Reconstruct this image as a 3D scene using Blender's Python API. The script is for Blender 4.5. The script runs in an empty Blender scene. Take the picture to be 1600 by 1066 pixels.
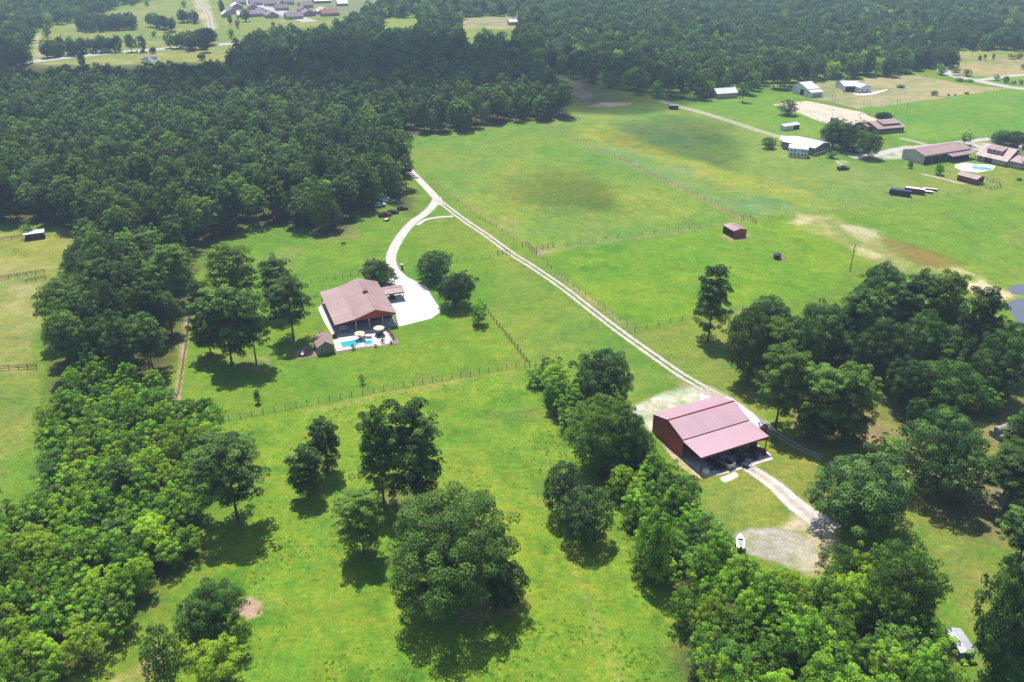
import bpy, math, random
import numpy as np
from math import sin, cos, pi, radians, atan2, hypot, sqrt

S = bpy.context.scene
COL = S.collection
random.seed(7)
RNG = np.random.default_rng(11)

# ------------------------------------------------------------------ camera
FPX, PITCH, HCAM = 1310.0, radians(27.5), 105.0
cam = bpy.data.objects.new('camera', bpy.data.cameras.new('camera'))
COL.objects.link(cam)
cam.location = (0, 0, HCAM)
cam.rotation_euler = (pi / 2 - PITCH, 0, 0)
cam.data.sensor_width = 36
cam.data.lens = 36 * FPX / 1600
cam.data.clip_start = 0.5
cam.data.clip_end = 20000
S.camera = cam

# ------------------------------------------------------------------ light
SUN_EL, SUN_AZ = 67.0, -18.0        # azimuth clockwise from +Y; the sun stands ahead and a little left
S.view_settings.view_transform = 'Standard'
S.view_settings.look = 'None'
S.view_settings.gamma = 1
S.view_settings.exposure = 0.82
w = bpy.data.worlds.new('World'); S.world = w; w.use_nodes = True
wn = w.node_tree
sky = wn.nodes.new('ShaderNodeTexSky'); sky.sky_type = 'NISHITA'; sky.sun_disc = False
sky.sun_elevation = radians(SUN_EL); sky.sun_rotation = radians(SUN_AZ)
sky.air_density = 1.0; sky.dust_density = 1.0
wn.links.new(sky.outputs[0], wn.nodes['Background'].inputs[0])
wn.nodes['Background'].inputs[1].default_value = 0.09
sun = bpy.data.objects.new('sun', bpy.data.lights.new('sun', 'SUN')); COL.objects.link(sun)
sun.data.energy = 4.2; sun.data.angle = radians(0.53); sun.data.color = (1.0, 0.955, 0.89)
SD = (sin(radians(SUN_AZ)) * cos(radians(SUN_EL)), cos(radians(SUN_AZ)) * cos(radians(SUN_EL)), sin(radians(SUN_EL)))
import mathutils
V = mathutils.Vector
sun.rotation_euler = V(SD).to_track_quat('Z', 'Y').to_euler()
sun.location = (0, 0, 300)
cy = S.cycles
cy.max_bounces = 6; cy.diffuse_bounces = 3; cy.glossy_bounces = 2; cy.transmission_bounces = 3
cy.transparent_max_bounces = 12; cy.volume_bounces = 0
cy.use_denoising = True; cy.denoising_prefilter = 'NONE'; cy.denoising_input_passes = 'RGB_ALBEDO_NORMAL'

# ------------------------------------------------------------------ survey: photo measurements to ground points
def ray(x, y):
    u = (x - 800) / FPX; v = (y - 533) / FPX
    return (u, cos(PITCH) - v * sin(PITCH), -sin(PITCH) - v * cos(PITCH))
def G(x, y, z=0.0):
    d = ray(x, y); t = (HCAM - z) / -d[2]
    return (d[0] * t, d[1] * t)
def proj(X, Y, Z):
    dz = Z - HCAM
    zc = Y * cos(PITCH) - dz * sin(PITCH); yc = -Y * sin(PITCH) - dz * cos(PITCH)
    return (800 + FPX * X / zc, 533 + FPX * yc / zc)
def GP(pts):
    return [G(*p) for p in pts]

# ------------------------------------------------------------------ object helpers
def tag(o, label=None, cat=None, group=None, kind=None):
    if label: o['label'] = label
    if cat: o['category'] = cat
    if group: o['group'] = group
    if kind: o['kind'] = kind
    return o
def empty(name, loc, rz=0.0, label=None, cat=None, group=None):
    o = bpy.data.objects.new(name, None); COL.objects.link(o)
    o.location = loc if len(loc) == 3 else (loc[0], loc[1], 0)
    o.rotation_euler = (0, 0, rz); o.empty_display_size = 0.2
    return tag(o, label, cat, group)
def copy_tree(o, parent=None):
    c = o.copy(); COL.objects.link(c)
    c.parent = parent
    for ch in o.children: copy_tree(ch, c)
    return c
def finish(name, me, mats, parent=None, loc=None):
    for m in (mats if isinstance(mats, (list, tuple)) else [mats]): me.materials.append(m)
    o = bpy.data.objects.new(name, me); COL.objects.link(o)
    if parent is not None: o.parent = parent
    if loc is not None: o.location = loc
    return o
class MB:
    def __init__(s): s.v = []; s.f = []; s.m = []
    def add(s, vs, fs, mi=0):
        b = len(s.v); s.v += [tuple(p) for p in vs]; s.f += [tuple(i + b for i in f) for f in fs]; s.m += [mi] * len(fs)
        return s
    def box(s, x0, x1, y0, y1, z0, z1, mi=0):
        return s.add([(x0,y0,z0),(x1,y0,z0),(x1,y1,z0),(x0,y1,z0),(x0,y0,z1),(x1,y0,z1),(x1,y1,z1),(x0,y1,z1)],
              [(3,2,1,0),(4,5,6,7),(0,1,5,4),(1,2,6,5),(2,3,7,6),(3,0,4,7)], mi)
    def cbox(s, cx, cy_, cz, sx, sy, sz, mi=0):
        return s.box(cx-sx/2, cx+sx/2, cy_-sy/2, cy_+sy/2, cz-sz/2, cz+sz/2, mi)
    def prism(s, pts, z0, z1, mi=0):
        n = len(pts)
        a = sum(pts[i][0]*pts[(i+1)%n][1]-pts[(i+1)%n][0]*pts[i][1] for i in range(n))
        if a < 0: pts = pts[::-1]
        vs = [(p[0],p[1],z0) for p in pts] + [(p[0],p[1],z1) for p in pts]
        return s.add(vs, [tuple(range(n-1,-1,-1)), tuple(range(n,2*n))] + [(i,(i+1)%n,n+(i+1)%n,n+i) for i in range(n)], mi)
    def slab(s, q, t, mi=0):      # four (or more) points in 3-D, thickness t downward
        n = len(q)
        vs = [tuple(p) for p in q] + [(p[0],p[1],p[2]-t) for p in q]
        return s.add(vs, [tuple(range(n)), tuple(range(2*n-1,n-1,-1))] + [(i,n+i,n+(i+1)%n,(i+1)%n) for i in range(n)], mi)
    def yprism(s, prof, y0, y1, mi=0):   # profile in (x,z) swept along y
        n = len(prof)
        vs = [(p[0],y0,p[1]) for p in prof] + [(p[0],y1,p[1]) for p in prof]
        return s.add(vs, [tuple(range(n)), tuple(range(2*n-1,n-1,-1))] + [(i,n+i,n+(i+1)%n,(i+1)%n) for i in range(n)], mi)
    def xprism(s, prof, x0, x1, mi=0):   # profile in (y,z) swept along x
        n = len(prof)
        vs = [(x0,p[0],p[1]) for p in prof] + [(x1,p[0],p[1]) for p in prof]
        return s.add(vs, [tuple(range(n-1,-1,-1)), tuple(range(n,2*n))] + [(i,(i+1)%n,n+(i+1)%n,n+i) for i in range(n)], mi)
    def cyl(s, a, b, r0, r1=None, n=8, mi=0):
        r1 = r0 if r1 is None else r1
        a = V(a); b = V(b); d = (b-a).normalized()
        t = V((0,0,1)) if abs(d.z) < .9 else V((1,0,0))
        u = d.cross(t).normalized(); w_ = d.cross(u)
        vs = []
        for c, r in ((a,r0),(b,r1)):
            for i in range(n):
                q = c + (u*cos(2*pi*i/n) + w_*sin(2*pi*i/n))*r
                vs.append(tuple(q))
        return s.add(vs, [tuple(range(n-1,-1,-1)), tuple(range(n,2*n))] + [(i,(i+1)%n,n+(i+1)%n,n+i) for i in range(n)], mi)
    def build(s, name, mats, parent=None, smooth=False, loc=None, recalc=True):
        me = bpy.data.meshes.new(name); me.from_pydata(s.v, [], s.f)
        for p, m in zip(me.polygons, s.m): p.material_index = m
        if recalc:
            import bmesh
            bm = bmesh.new(); bm.from_mesh(me); bmesh.ops.recalc_face_normals(bm, faces=bm.faces); bm.to_mesh(me); bm.free()
        if smooth:
            for p in me.polygons: p.use_smooth = True
        return finish(name, me, mats, parent, loc)

# ------------------------------------------------------------------ materials
class NT:
    def __init__(s, name):
        s.m = bpy.data.materials.new(name); s.m.use_nodes = True
        s.t = s.m.node_tree; s.t.nodes.clear()
        s.out = s.t.nodes.new('ShaderNodeOutputMaterial')
    def n(s, typ, **kw):
        o = s.t.nodes.new(typ)
        for k, v_ in kw.items():
            if k.startswith('i_'):
                key = k[2:]; key = int(key) if key.isdigit() else key
                o.inputs[key].default_value = v_
            else: setattr(o, k, v_)
        return o
    def l(s, a, b): s.t.links.new(a, b)
    def noise(s, vec, scale, detail=4, rough=.6, dist=0):
        o = s.n('ShaderNodeTexNoise'); o.inputs['Scale'].default_value = scale
        o.inputs['Detail'].default_value = detail; o.inputs['Roughness'].default_value = rough
        o.inputs['Distortion'].default_value = dist
        if vec is not None: s.l(vec, o.inputs['Vector'])
        return o.outputs['Fac']
    def rng(s, val, a, b, c, d):
        o = s.n('ShaderNodeMapRange'); s.l(val, o.inputs[0])
        for i, q in enumerate((a, b, c, d)): o.inputs[i+1].default_value = q
        return o.outputs[0]
    def math(s, op, a, b=None):
        o = s.n('ShaderNodeMath', operation=op)
        for i, q in enumerate((a, b)):
            if q is None: continue
            if isinstance(q, (int, float)): o.inputs[i].default_value = q
            else: s.l(q, o.inputs[i])
        return o.outputs[0]
    def mix(s, fac, a, b, bt='MIX'):
        o = s.n('ShaderNodeMix', data_type='RGBA', blend_type=bt)
        for i, q in ((0, fac), (6, a), (7, b)):
            if isinstance(q, (int, float)): o.inputs[i].default_value = q
            elif isinstance(q, tuple): o.inputs[i].default_value = (*q[:3], 1)
            else: s.l(q, o.inputs[i])
        return o.outputs[2]
    def bump(s, h, strength, dist):
        o = s.n('ShaderNodeBump'); o.inputs['Strength'].default_value = strength; o.inputs['Distance'].default_value = dist
        s.l(h, o.inputs['Height']); return o.outputs[0]
    def princ(s, col, rough=.7, metal=0., spec=.3, normal=None):
        o = s.n('ShaderNodeBsdfPrincipled')
        if isinstance(col, tuple): o.inputs['Base Color'].default_value = (*col[:3], 1)
        else: s.l(col, o.inputs['Base Color'])
        if isinstance(rough, (int, float)): o.inputs['Roughness'].default_value = rough
        else: s.l(rough, o.inputs['Roughness'])
        o.inputs['Metallic'].default_value = metal; o.inputs['Specular IOR Level'].default_value = spec
        if normal is not None: s.l(normal, o.inputs['Normal'])
        return o.outputs[0]
    def fin(s, sh): s.l(sh, s.out.inputs['Surface']); return s.m
def obj_co(t): return t.n('ShaderNodeTexCoord').outputs['Object']
def geo_co(t): return t.n('ShaderNodeNewGeometry').outputs['Position']
def plain(name, col, rough=.6, metal=0., var=.25, scale=1.5, spec=.3, bump=0.0):
    t = NT(name); co = obj_co(t)
    f = t.noise(co, scale, 5)
    k = t.rng(f, .3, .7, 1-var, 1+var*.6)
    mul = t.n('ShaderNodeVectorMath', operation='SCALE'); mul.inputs[0].default_value = col[:3]; t.l(k, mul.inputs['Scale'])
    nrm = t.bump(t.noise(co, scale*8, 3), bump, .05) if bump else None
    return t.fin(t.princ(mul.outputs[0], rough, metal, spec, nrm))
def ribbed(name, col, axis, pitch=.3, rough=.4, metal=.0, var=.12, spec=.5, streak=(.75,1.05)):
    """painted sheet metal with standing ribs every <pitch> m and long weather streaks"""
    t = NT(name); co = obj_co(t)
    sp = t.n('ShaderNodeSeparateXYZ'); t.l(co, sp.inputs[0])
    a = sp.outputs[axis]
    fr = t.math('FRACT', t.math('MULTIPLY', a, 1/pitch))
    rib = t.rng(t.math('ABSOLUTE', t.math('SUBTRACT', fr, .5)), 0.0, .14, 1, 0)
    sheet = t.math('FRACT', t.math('MULTIPLY', a, 1/(pitch*3)))
    seam = t.rng(t.math('ABSOLUTE', t.math('SUBTRACT', sheet, .5)), 0.0, .05, 1, 0)
    mp = t.n('ShaderNodeMapping'); t.l(co, mp.inputs[0])
    sc = [.15,.15,.15]; sc[axis] = 2.2; mp.inputs['Scale'].default_value = sc
    st = t.noise(mp.outputs[0], 1.0, 6, .65)
    big = t.noise(co, .22, 4)
    k = t.math('MULTIPLY', t.rng(st, .3, .7, streak[0], streak[1]), t.rng(big, .3, .7, 1-var, 1+var))
    k = t.math('MULTIPLY', k, t.rng(seam, 0, 1, 1, .86))
    mul = t.n('ShaderNodeVectorMath', operation='SCALE'); mul.inputs[0].default_value = col[:3]; t.l(k, mul.inputs['Scale'])
    return t.fin(t.princ(mul.outputs[0], t.rng(st, .3, .7, rough, rough+.2), metal, spec, t.bump(rib, .35, .04)))
M = {}
M['wood_dark'] = plain('weathered_wood', (.10,.075,.06), .9)
M['wood_grey'] = plain('grey_wood', (.23,.2,.17), .9)
M['steel_grey'] = plain('grey_steel', (.30,.30,.31), .5, .3)
M['white'] = plain('white_paint', (.68,.68,.67), .45, var=.1)
M['cream'] = plain('cream_canvas', (.55,.46,.33), .8, var=.1)
M['black'] = plain('black_paint', (.02,.02,.022), .4)
M['tyre'] = plain('tyre_rubber', (.018,.018,.018), .9)
M['red_wall'] = ribbed('red_sheet_wall', (.42,.03,.024), 1, .3, .45)
M['red_wall_x'] = ribbed('red_sheet_wall_x', (.40,.028,.022), 0, .3, .45)
M['barn_roof'] = ribbed('maroon_sheet_roof', (.37,.225,.265), 0, .3, .42, .0, .06, .6, (.9,1.05))
M['house_roof'] = ribbed('faded_maroon_roof', (.29,.19,.175), 1, .4, .45, .0, .12, .5, (.72,1.08))
M['house_roof_x'] = ribbed('faded_maroon_roof_x', (.30,.195,.185), 0, .4, .45, .0, .12, .5, (.8,1.05))
M['white_roof'] = ribbed('white_sheet_roof', (.60,.61,.63), 0, .4, .4)
M['white_roof_y'] = ribbed('white_sheet_roof_y', (.60,.61,.63), 1, .4, .4)
M['grey_wall'] = ribbed('grey_sheet_wall', (.16,.175,.20), 0, .3)
M['tan_wall'] = ribbed('pale_tan_sheet_wall', (.47,.46,.42), 0, .3)
M['white_wall'] = ribbed('white_sheet_wall', (.66,.67,.68), 0, .3)
M['brown_wall'] = ribbed('brown_sheet_wall', (.11,.04,.035), 0, .3)
M['taupe'] = plain('taupe_siding', (.22,.20,.165), .8)
M['brick'] = plain('pale_brick', (.36,.30,.27), .85, var=.3, scale=4)
M['screen_and_shade'] = plain('dark_screen_and_shade', (.028,.024,.034), .7, var=.4)  # porch screens and dark walls, also the painted shade of openings
M['glass'] = plain('dark_window_glass', (.03,.04,.05), .1, spec=.8)
M['concrete'] = plain('pale_concrete', (.45,.43,.41), .85, var=.10, scale=.5)
M['concrete_bright'] = plain('white_concrete', (.52,.505,.49), .85, var=.07, scale=.35)
M['slab'] = plain('dusty_slab', (.46,.42,.42), .9, var=.35, scale=.7)
M['stone_bed'] = plain('pinkish_flower_bed', (.22,.15,.115), .95, var=.4, scale=3)
M['navy'] = plain('navy_paint', (.02,.028,.07), .35)
M['maroon'] = plain('maroon_paint', (.17,.018,.03), .4)
M['green_paint'] = plain('tractor_green_paint', (.02,.16,.03), .4)
M['red_paint'] = plain('tractor_red_paint', (.33,.02,.02), .4)
M['silver'] = plain('silver_paint', (.42,.42,.43), .35, .3)
M['hay'] = plain('weathered_hay', (.27,.25,.22), .95, var=.4, scale=2, bump=.6)
M['bark'] = plain('bark', (.11,.085,.065), .95, var=.4, scale=3)
M['purple_roof'] = plain('violet_grey_shingles', (.20,.16,.19), .9, var=.2)
M['red_shingle'] = plain('maroon_shingles', (.24,.10,.115), .85, var=.2)
M['tan_flat'] = plain('tan_wall_paint', (.42,.36,.28), .8)

t = NT('pool_water'); co = geo_co(t)
M['pool'] = t.fin(t.princ((.03,.33,.37), .08, 0, .5, t.bump(t.noise(co, 2.5, 3), .3, .05)))
t = NT('pond_water'); co = geo_co(t)
M['pond'] = t.fin(t.princ((.10,.11,.14), .12, 0, .5, t.bump(t.noise(co, 1.2, 3), .15, .05)))

def leaf_mat(name, dark, light, yellow, vary=.25, trans=.25):
    t = NT(name)
    at = t.n('ShaderNodeAttribute', attribute_name='tint').outputs['Fac']
    rnd = t.n('ShaderNodeObjectInfo').outputs['Random']
    c = t.mix(t.math('POWER', at, 1.5), dark, light)
    c = t.mix(t.rng(rnd, .55, 1, 0, .75), c, yellow)
    r2 = t.math('FRACT', t.math('MULTIPLY', rnd, 7.31))
    sc = t.n('ShaderNodeVectorMath', operation='SCALE'); t.l(c, sc.inputs[0]); t.l(t.rng(r2, 0, 1, 1-vary, 1+vary), sc.inputs['Scale'])
    p = t.princ(sc.outputs[0], .65, 0, .12)
    tr = t.n('ShaderNodeBsdfTranslucent'); t.l(sc.outputs[0], tr.inputs[0])
    mx = t.n('ShaderNodeMixShader'); mx.inputs[0].default_value = trans
    t.l(p, mx.inputs[1]); t.l(tr.outputs[0], mx.inputs[2])
    return t.fin(mx.outputs[0])
M['pine'] = leaf_mat('pine_needles', (.020,.054,.012), (.155,.285,.048), (.15,.25,.03), .42, .25)
M['oakleaf'] = leaf_mat('oak_leaves', (.016,.050,.014), (.135,.25,.050), (.14,.24,.032), .40, .25)
M['leaf'] = leaf_mat('bright_leaves', (.045,.13,.012), (.30,.56,.04), (.38,.54,.03), .3, .35)
M['midleaf'] = leaf_mat('mid_green_leaves', (.022,.07,.012), (.16,.33,.045), (.20,.34,.035), .3, .3)
M['vine'] = leaf_mat('vine_leaves', (.035,.10,.018), (.20,.40,.07), (.22,.38,.04), .24, .3)
M['weed'] = leaf_mat('weed_leaves', (.12,.25,.025), (.19,.36,.035), (.20,.34,.03), .3, .4)
M['bareleaf'] = leaf_mat('sparse_leaves', (.13,.11,.05), (.20,.2,.08), (.2,.19,.08), .2, .3)

# ------------------------------------------------------------------ numeric noise and polygon tools
def _hash(ix, iy, seed):
    h = (ix.astype(np.int64) * 374761393 + iy.astype(np.int64) * 668265263 + seed * 1442695041) & 0x7fffffff
    h = ((h ^ (h >> 13)) * 1274126177) & 0x7fffffff
    return ((h ^ (h >> 16)) & 0xffff) / 65535.0
def vnoise(x, y, scale, seed=0, octv=4):
    tot = np.zeros_like(x); amp = 1.; nrm = 0.
    for o in range(octv):
        fx = x / scale * (2 ** o); fy = y / scale * (2 ** o)
        ix = np.floor(fx); iy = np.floor(fy); tx = fx - ix; ty = fy - iy
        tx = tx*tx*(3-2*tx); ty = ty*ty*(3-2*ty)
        a = _hash(ix, iy, seed+o); b = _hash(ix+1, iy, seed+o); c = _hash(ix, iy+1, seed+o); d = _hash(ix+1, iy+1, seed+o)
        tot += amp * ((a*(1-tx)+b*tx)*(1-ty) + (c*(1-tx)+d*tx)*ty); nrm += amp; amp *= .55
    return tot / nrm
def sdist(x, y, poly):
    P = np.asarray(poly, float); n = len(P)
    d2 = np.full(x.shape, 1e18); ins = np.zeros(x.shape, bool)
    for i in range(n):
        ax, ay = P[i]; bx, by = P[(i+1) % n]
        ex, ey = bx-ax, by-ay; wx, wy = x-ax, y-ay
        tt = np.clip((wx*ex+wy*ey) / max(ex*ex+ey*ey, 1e-9), 0, 1)
        d2 = np.minimum(d2, (wx-ex*tt)**2 + (wy-ey*tt)**2)
        c = ((ay > y) != (by > y))
        if ey != 0: ins ^= c & (x < (bx-ax)*(y-ay)/ey + ax)
    return np.where(ins, 1, -1) * np.sqrt(d2)
def inside(x, y, poly): return sdist(np.asarray([x], float), np.asarray([y], float), poly)[0] > 0

# ------------------------------------------------------------------ ground
PAS = (.118, .215, .026)
LAWN = (.108, .222, .022)
DRY = (.235, .25, .065)
TAN = (.33, .27, .155)
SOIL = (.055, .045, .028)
LAYERS = [   # (photo-measured outline, albedo, edge softness m, opacity, patchiness 0..1, tuft)
 # broad fields
 ([(600,190),(720,200),(850,192),(1180,345),(1165,352),(1000,374),(840,395),(665,275)], (.14,.24,.04), 3, .9, .25, .3),
 ([(700,300),(830,240),(1000,290),(1100,340),(960,372),(840,390),(760,345)], (.175,.265,.05), 14, .5, .7, .3),
 ([(850,192),(905,165),(1000,162),(1100,170),(1500,312),(1270,335),(1175,345)], (.155,.25,.055), 3, .9, .3, .3),
 ([(880,202),(950,196),(1060,244),(1150,272),(1275,305),(1262,322),(1180,305),(1060,268),(960,228)], (.27,.30,.04), 7, .75, .5, .3),
 ([(900,225),(1000,225),(1150,300),(1260,325),(1180,335),(1060,290)], (.16,.25,.13), 10, .7, .8, .3),
 ([(960,185),(1080,185),(1120,230),(1060,240),(980,210)], (.14,.22,.09), 10, .6, .6, .3),
 ([(850,398),(1130,357),(1270,337),(1330,410),(1300,450),(1180,480),(1000,515)], (.125,.25,.02), 3, .9, .15, .7),
 ([(1180,345),(1600,290),(1700,300),(1700,500),(1560,465),(1340,350),(1270,335)], (.125,.235,.03), 4, .9, .2, .4),
 ([(1100,300),(1500,315),(1600,290),(1600,262),(1380,255),(1290,258)], (.20,.25,.07), 12, .5, .7, .3),
 ([(835,588),(1000,720),(1110,1066),(1110,1200),(200,1200),(380,830),(430,760),(345,660),(820,572)], (.135,.25,.024), 3, .9, .12, 1.),
 ([(450,800),(700,700),(900,620),(1000,900),(1090,1150),(600,1150)], (.165,.245,.03), 14, .5, .8, 1.),
 ([(700,230),(980,300),(900,380),(800,330),(640,240)], (.14,.22,.035), 15, .4, .5, .3),
 # lawn round the house
 ([(310,390),(610,345),(650,380),(790,400),(760,490),(825,570),(345,657),(275,650),(300,480)], LAWN, 3, .9, .12, .1),
 ([(700,330),(800,400),(1000,560),(1100,640),(1000,640),(900,590),(830,570),(762,490),(780,410)], (.13,.225,.035), 3, .9, .3, .15),
 ([(830,400),(1000,518),(1180,480),(1230,600),(1180,660),(1100,600),(960,505)], (.19,.225,.055), 3, .7, .5, .2),
 ([(1160,560),(1420,460),(1620,520),(1620,900),(1480,820),(1400,700),(1250,690)], (.155,.15,.06), 5, .85, .5, .2),
 ([(1180,720),(1250,690),(1420,760),(1560,880),(1540,1000),(1500,960),(1440,830),(1290,800)], (.165,.215,.045), 4, .9, .4, .2),
 ([(1095,745),(1200,722),(1330,700),(1420,760),(1300,830),(1150,830),(1100,790)], (.155,.215,.05), 3, .9, .4, .2),
 # brown leaf litter and worn soil among the right-hand trees
 ([(1230,590),(1400,590),(1450,660),(1400,720),(1260,700)], (.20,.135,.08), 5, .7, .8, 0),
 ([(1440,720),(1560,760),(1600,850),(1500,840),(1430,790)], (.17,.12,.07), 5, .6, .8, 0),
 # left fields, half dry
 ([(-300,372),(112,362),(118,388),(80,440),(60,500),(50,582),(-300,590)], (.20,.235,.06), 3, .95, .3, .2),
 ([(-200,455),(60,440),(50,580),(-200,585)], (.29,.27,.12), 8, .75, .8, .2),
 ([(-200,405),(90,400),(70,432),(-200,438)], (.25,.25,.09), 6, .6, .8, .2),
 ([(-300,582),(52,582),(55,640),(30,700),(-10,800),(-300,800)], (.165,.215,.05), 3, .9, .4, .9),
 # far upper left fields
 ([(40,100),(70,45),(200,10),(300,-12),(620,-8),(560,35),(430,45),(345,95),(200,108)], (.19,.245,.07), 10, .95, .35, .2),
 ([(-60,112),(60,98),(345,78),(345,96),(200,110),(0,118)], (.25,.26,.085), 6, .85, .6, .2),
 ([(300,-10),(325,0),(340,45),(322,48),(305,15)], (.42,.36,.24), 4, .8, .6, 0),
 ([(52,50),(62,50),(70,95),(54,92)], (.36,.31,.24), 3, .8, .6, 0),
 ([(360,-14),(620,-14),(560,22),(500,26),(470,33),(400,26)], (.19,.20,.14), 6, .8, .6, 0),
 ([(590,45),(600,30),(660,30),(650,44)], (.20,.28,.07), 5, .9, .2, 0),
 ([(718,46),(722,28),(810,26),(810,46)], (.30,.24,.16), 6, .9, .4, 0),
 ([(728,70),(724,45),(742,44),(748,66)], (.2,.28,.07), 5, .9, .2, 0),
 # raw dirt in the clearing
 ([(838,112),(870,112),(960,142),(1000,160),(905,172),(860,150),(840,130)], (.15,.155,.07), 5, .9, .5, 0),
 ([(842,116),(870,120),(905,132),(925,148),(880,150),(850,136)], (.30,.19,.14), 4, .85, .6, 0),
 ([(918,168),(940,160),(985,160),(982,165)], (.45,.33,.26), 3, .9, .4, 0),
 ([(905,150),(925,147),(930,152),(912,156)], (.42,.33,.27), 3, .8, .4, 0),
 # upper right
 ([(1000,165),(1180,145),(1260,150),(1215,165),(1350,190),(1330,235),(1215,215),(1060,170)], (.12,.25,.035), 4, .9, .25, .2),
 ([(1345,170),(1600,138),(1900,130),(1900,230),(1560,215),(1400,225),(1380,185)], (.11,.25,.035), 3, .95, .3, .2),
 ([(1262,132),(1330,124),(1430,117),(1495,130),(1580,139),(1345,170),(1268,155)], (.30,.25,.14), 3, .95, .3, 0),
 ([(1468,100),(1600,88),(1900,84),(1900,118),(1600,118),(1500,122),(1480,112)], (.29,.235,.115), 4, .95, .3, 0),
 ([(1450,84),(1480,80),(1560,78),(1640,82),(1900,84),(1900,90),(1600,87),(1475,98)], (.24,.26,.09), 4, .95, .4, 0),
 ([(1500,118),(1600,118),(1900,118),(1900,160),(1600,140),(1540,128)], (.16,.25,.06), 4, .9, .3, 0),
 ([(1206,163),(1262,158),(1350,176),(1375,190),(1345,200),(1300,196),(1250,178)], (.54,.42,.335), 1.5, 1, .12, 0),
 ([(1395,236),(1410,228),(1560,222),(1600,226),(1600,232),(1450,240),(1406,250),(1380,250),(1350,245)], (.45,.40,.34), 1.5, .9, .5, 0),
 ([(1305,252),(1322,250),(1330,256),(1315,259)], (.5,.42,.32), 1.5, .8, .7, 0),
 # sandy streak with a rusty patch
 ([(1236,336),(1300,336),(1420,384),(1500,418),(1585,458),(1560,472),(1480,450),(1420,428),(1330,388),(1245,352)], (.42,.36,.22), 6, .85, .75, 0),
 ([(1320,385),(1380,392),(1420,410),(1400,440),(1340,405)], (.38,.33,.19), 6, .6, 1., 0),
 ([(1498,440),(1530,438),(1578,460),(1560,470),(1520,462)], (.60,.50,.36), 3, .9, .7, 0),
 ([(1372,366),(1400,374),(1480,398),(1505,412),(1470,420),(1430,414),(1395,398)], (.15,.12,.025), 3, .95, .2, 0),
 # field edges and a worn trail
 ([(847,193),(853,191),(1174,344),(1165,348)], (.21,.20,.085), .9, .75, .4, 0),
 ([(664,278),(669,276),(840,392),(834,394)], (.22,.22,.09), .9, .55, .5, 0),
 ([(862,425),(868,425),(995,518),(988,520)], (.26,.23,.12), .9, .7, .4, 0),
 ([(836,392),(1128,350),(1128,355),(838,398)], (.23,.22,.10), 1.2, .55, .6, 0),
 ([(880,840),(892,840),(912,900),(942,980),(985,1070),(968,1070),(925,985),(898,910)], (.205,.245,.065), 1.2, .6, .5, .1),
 ([(470,640),(600,612),(822,572),(826,578),(600,622),(475,650)], (.24,.25,.08), 1.5, .5, .7, .3),
 ([(640,620),(760,640),(840,640),(835,660),(740,655),(650,640)], (.075,.17,.02), 3, .7, .5, 1.),
 # bare soil spots
 ([(375,938),(392,932),(412,945),(410,962),(390,968),(370,955)], (.36,.24,.18), 1.2, .95, .5, 0),
 ([(170,1066),(215,1040),(250,1010),(262,1020),(230,1066),(200,1100)], (.30,.22,.14), 2, .7, .7, 0),
 ([(725,905),(750,905),(770,950),(830,925),(832,950),(780,965),(735,970),(700,985)], (.30,.18,.12), 2, .75, .8, 0),
 ([(585,760),(690,765),(680,800),(600,800)], (.22,.16,.09), 2, .6, .9, 0),
 ([(500,725),(515,722),(516,738),(502,740)], (.3,.2,.13), 1, .8, .6, 0),
 ([(340,545),(420,560),(410,580),(345,570)], (.28,.19,.13), 2, .6, .9, 0),
 ([(480,540),(500,556),(470,560),(460,550)], (.33,.22,.16), .8, .9, .4, 0),
 ([(490,352),(590,340),(560,372),(500,378)], (.17,.13,.08), 5, .7, .9, 0),
 ([(286,490),(296,490),(290,560),(282,640),(286,665),(270,665),(276,600)], (.33,.22,.17), 1.0, .85, .6, 0),
 # pale gravel round the red barn
 ([(985,650),(990,635),(1022,622),(1060,606),(1105,602),(1130,615),(1165,640),(1205,665),(1200,690),(1150,660),(1120,650),(1018,680),(1008,668)], (.54,.51,.46), 1.8, 1, .5, 0),
 ([(1018,676),(1026,676),(1080,722),(1102,744),(1090,748),(1060,728)], (.42,.32,.23), .8, .9, .5, 0),
 ([(1125,748),(1150,738),(1155,744),(1132,754)], (.66,.62,.57), .5, .95, .3, 0),
 ([(1040,585),(1060,590),(1100,612),(1060,606)], (.42,.3,.2), 1.5, .6, .8, 0),
 ([(1215,818),(1240,798),(1262,800),(1310,812),(1310,850),(1275,900),(1245,890),(1230,850)], (.40,.34,.25), 2.2, .9, .6, 0),
 ([(1146,830),(1175,822),(1215,820),(1240,832),(1268,850),(1275,880),(1262,900),(1232,888),(1200,872),(1165,862),(1150,850)], (.30,.29,.275), 1.8, .95, .5, 0),
 ([(1205,398),(1224,398),(1226,407),(1204,407)], (.17,.11,.07), 1, .85, .4, 0),
 ([(1124,366),(1142,378),(1174,372),(1176,366)], (.30,.25,.14), 1.2, .7, .6, 0),
 ([(832,392),(846,390),(860,392),(842,404)], (.30,.22,.16), 1.2, .8, .6, 0),
]
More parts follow.
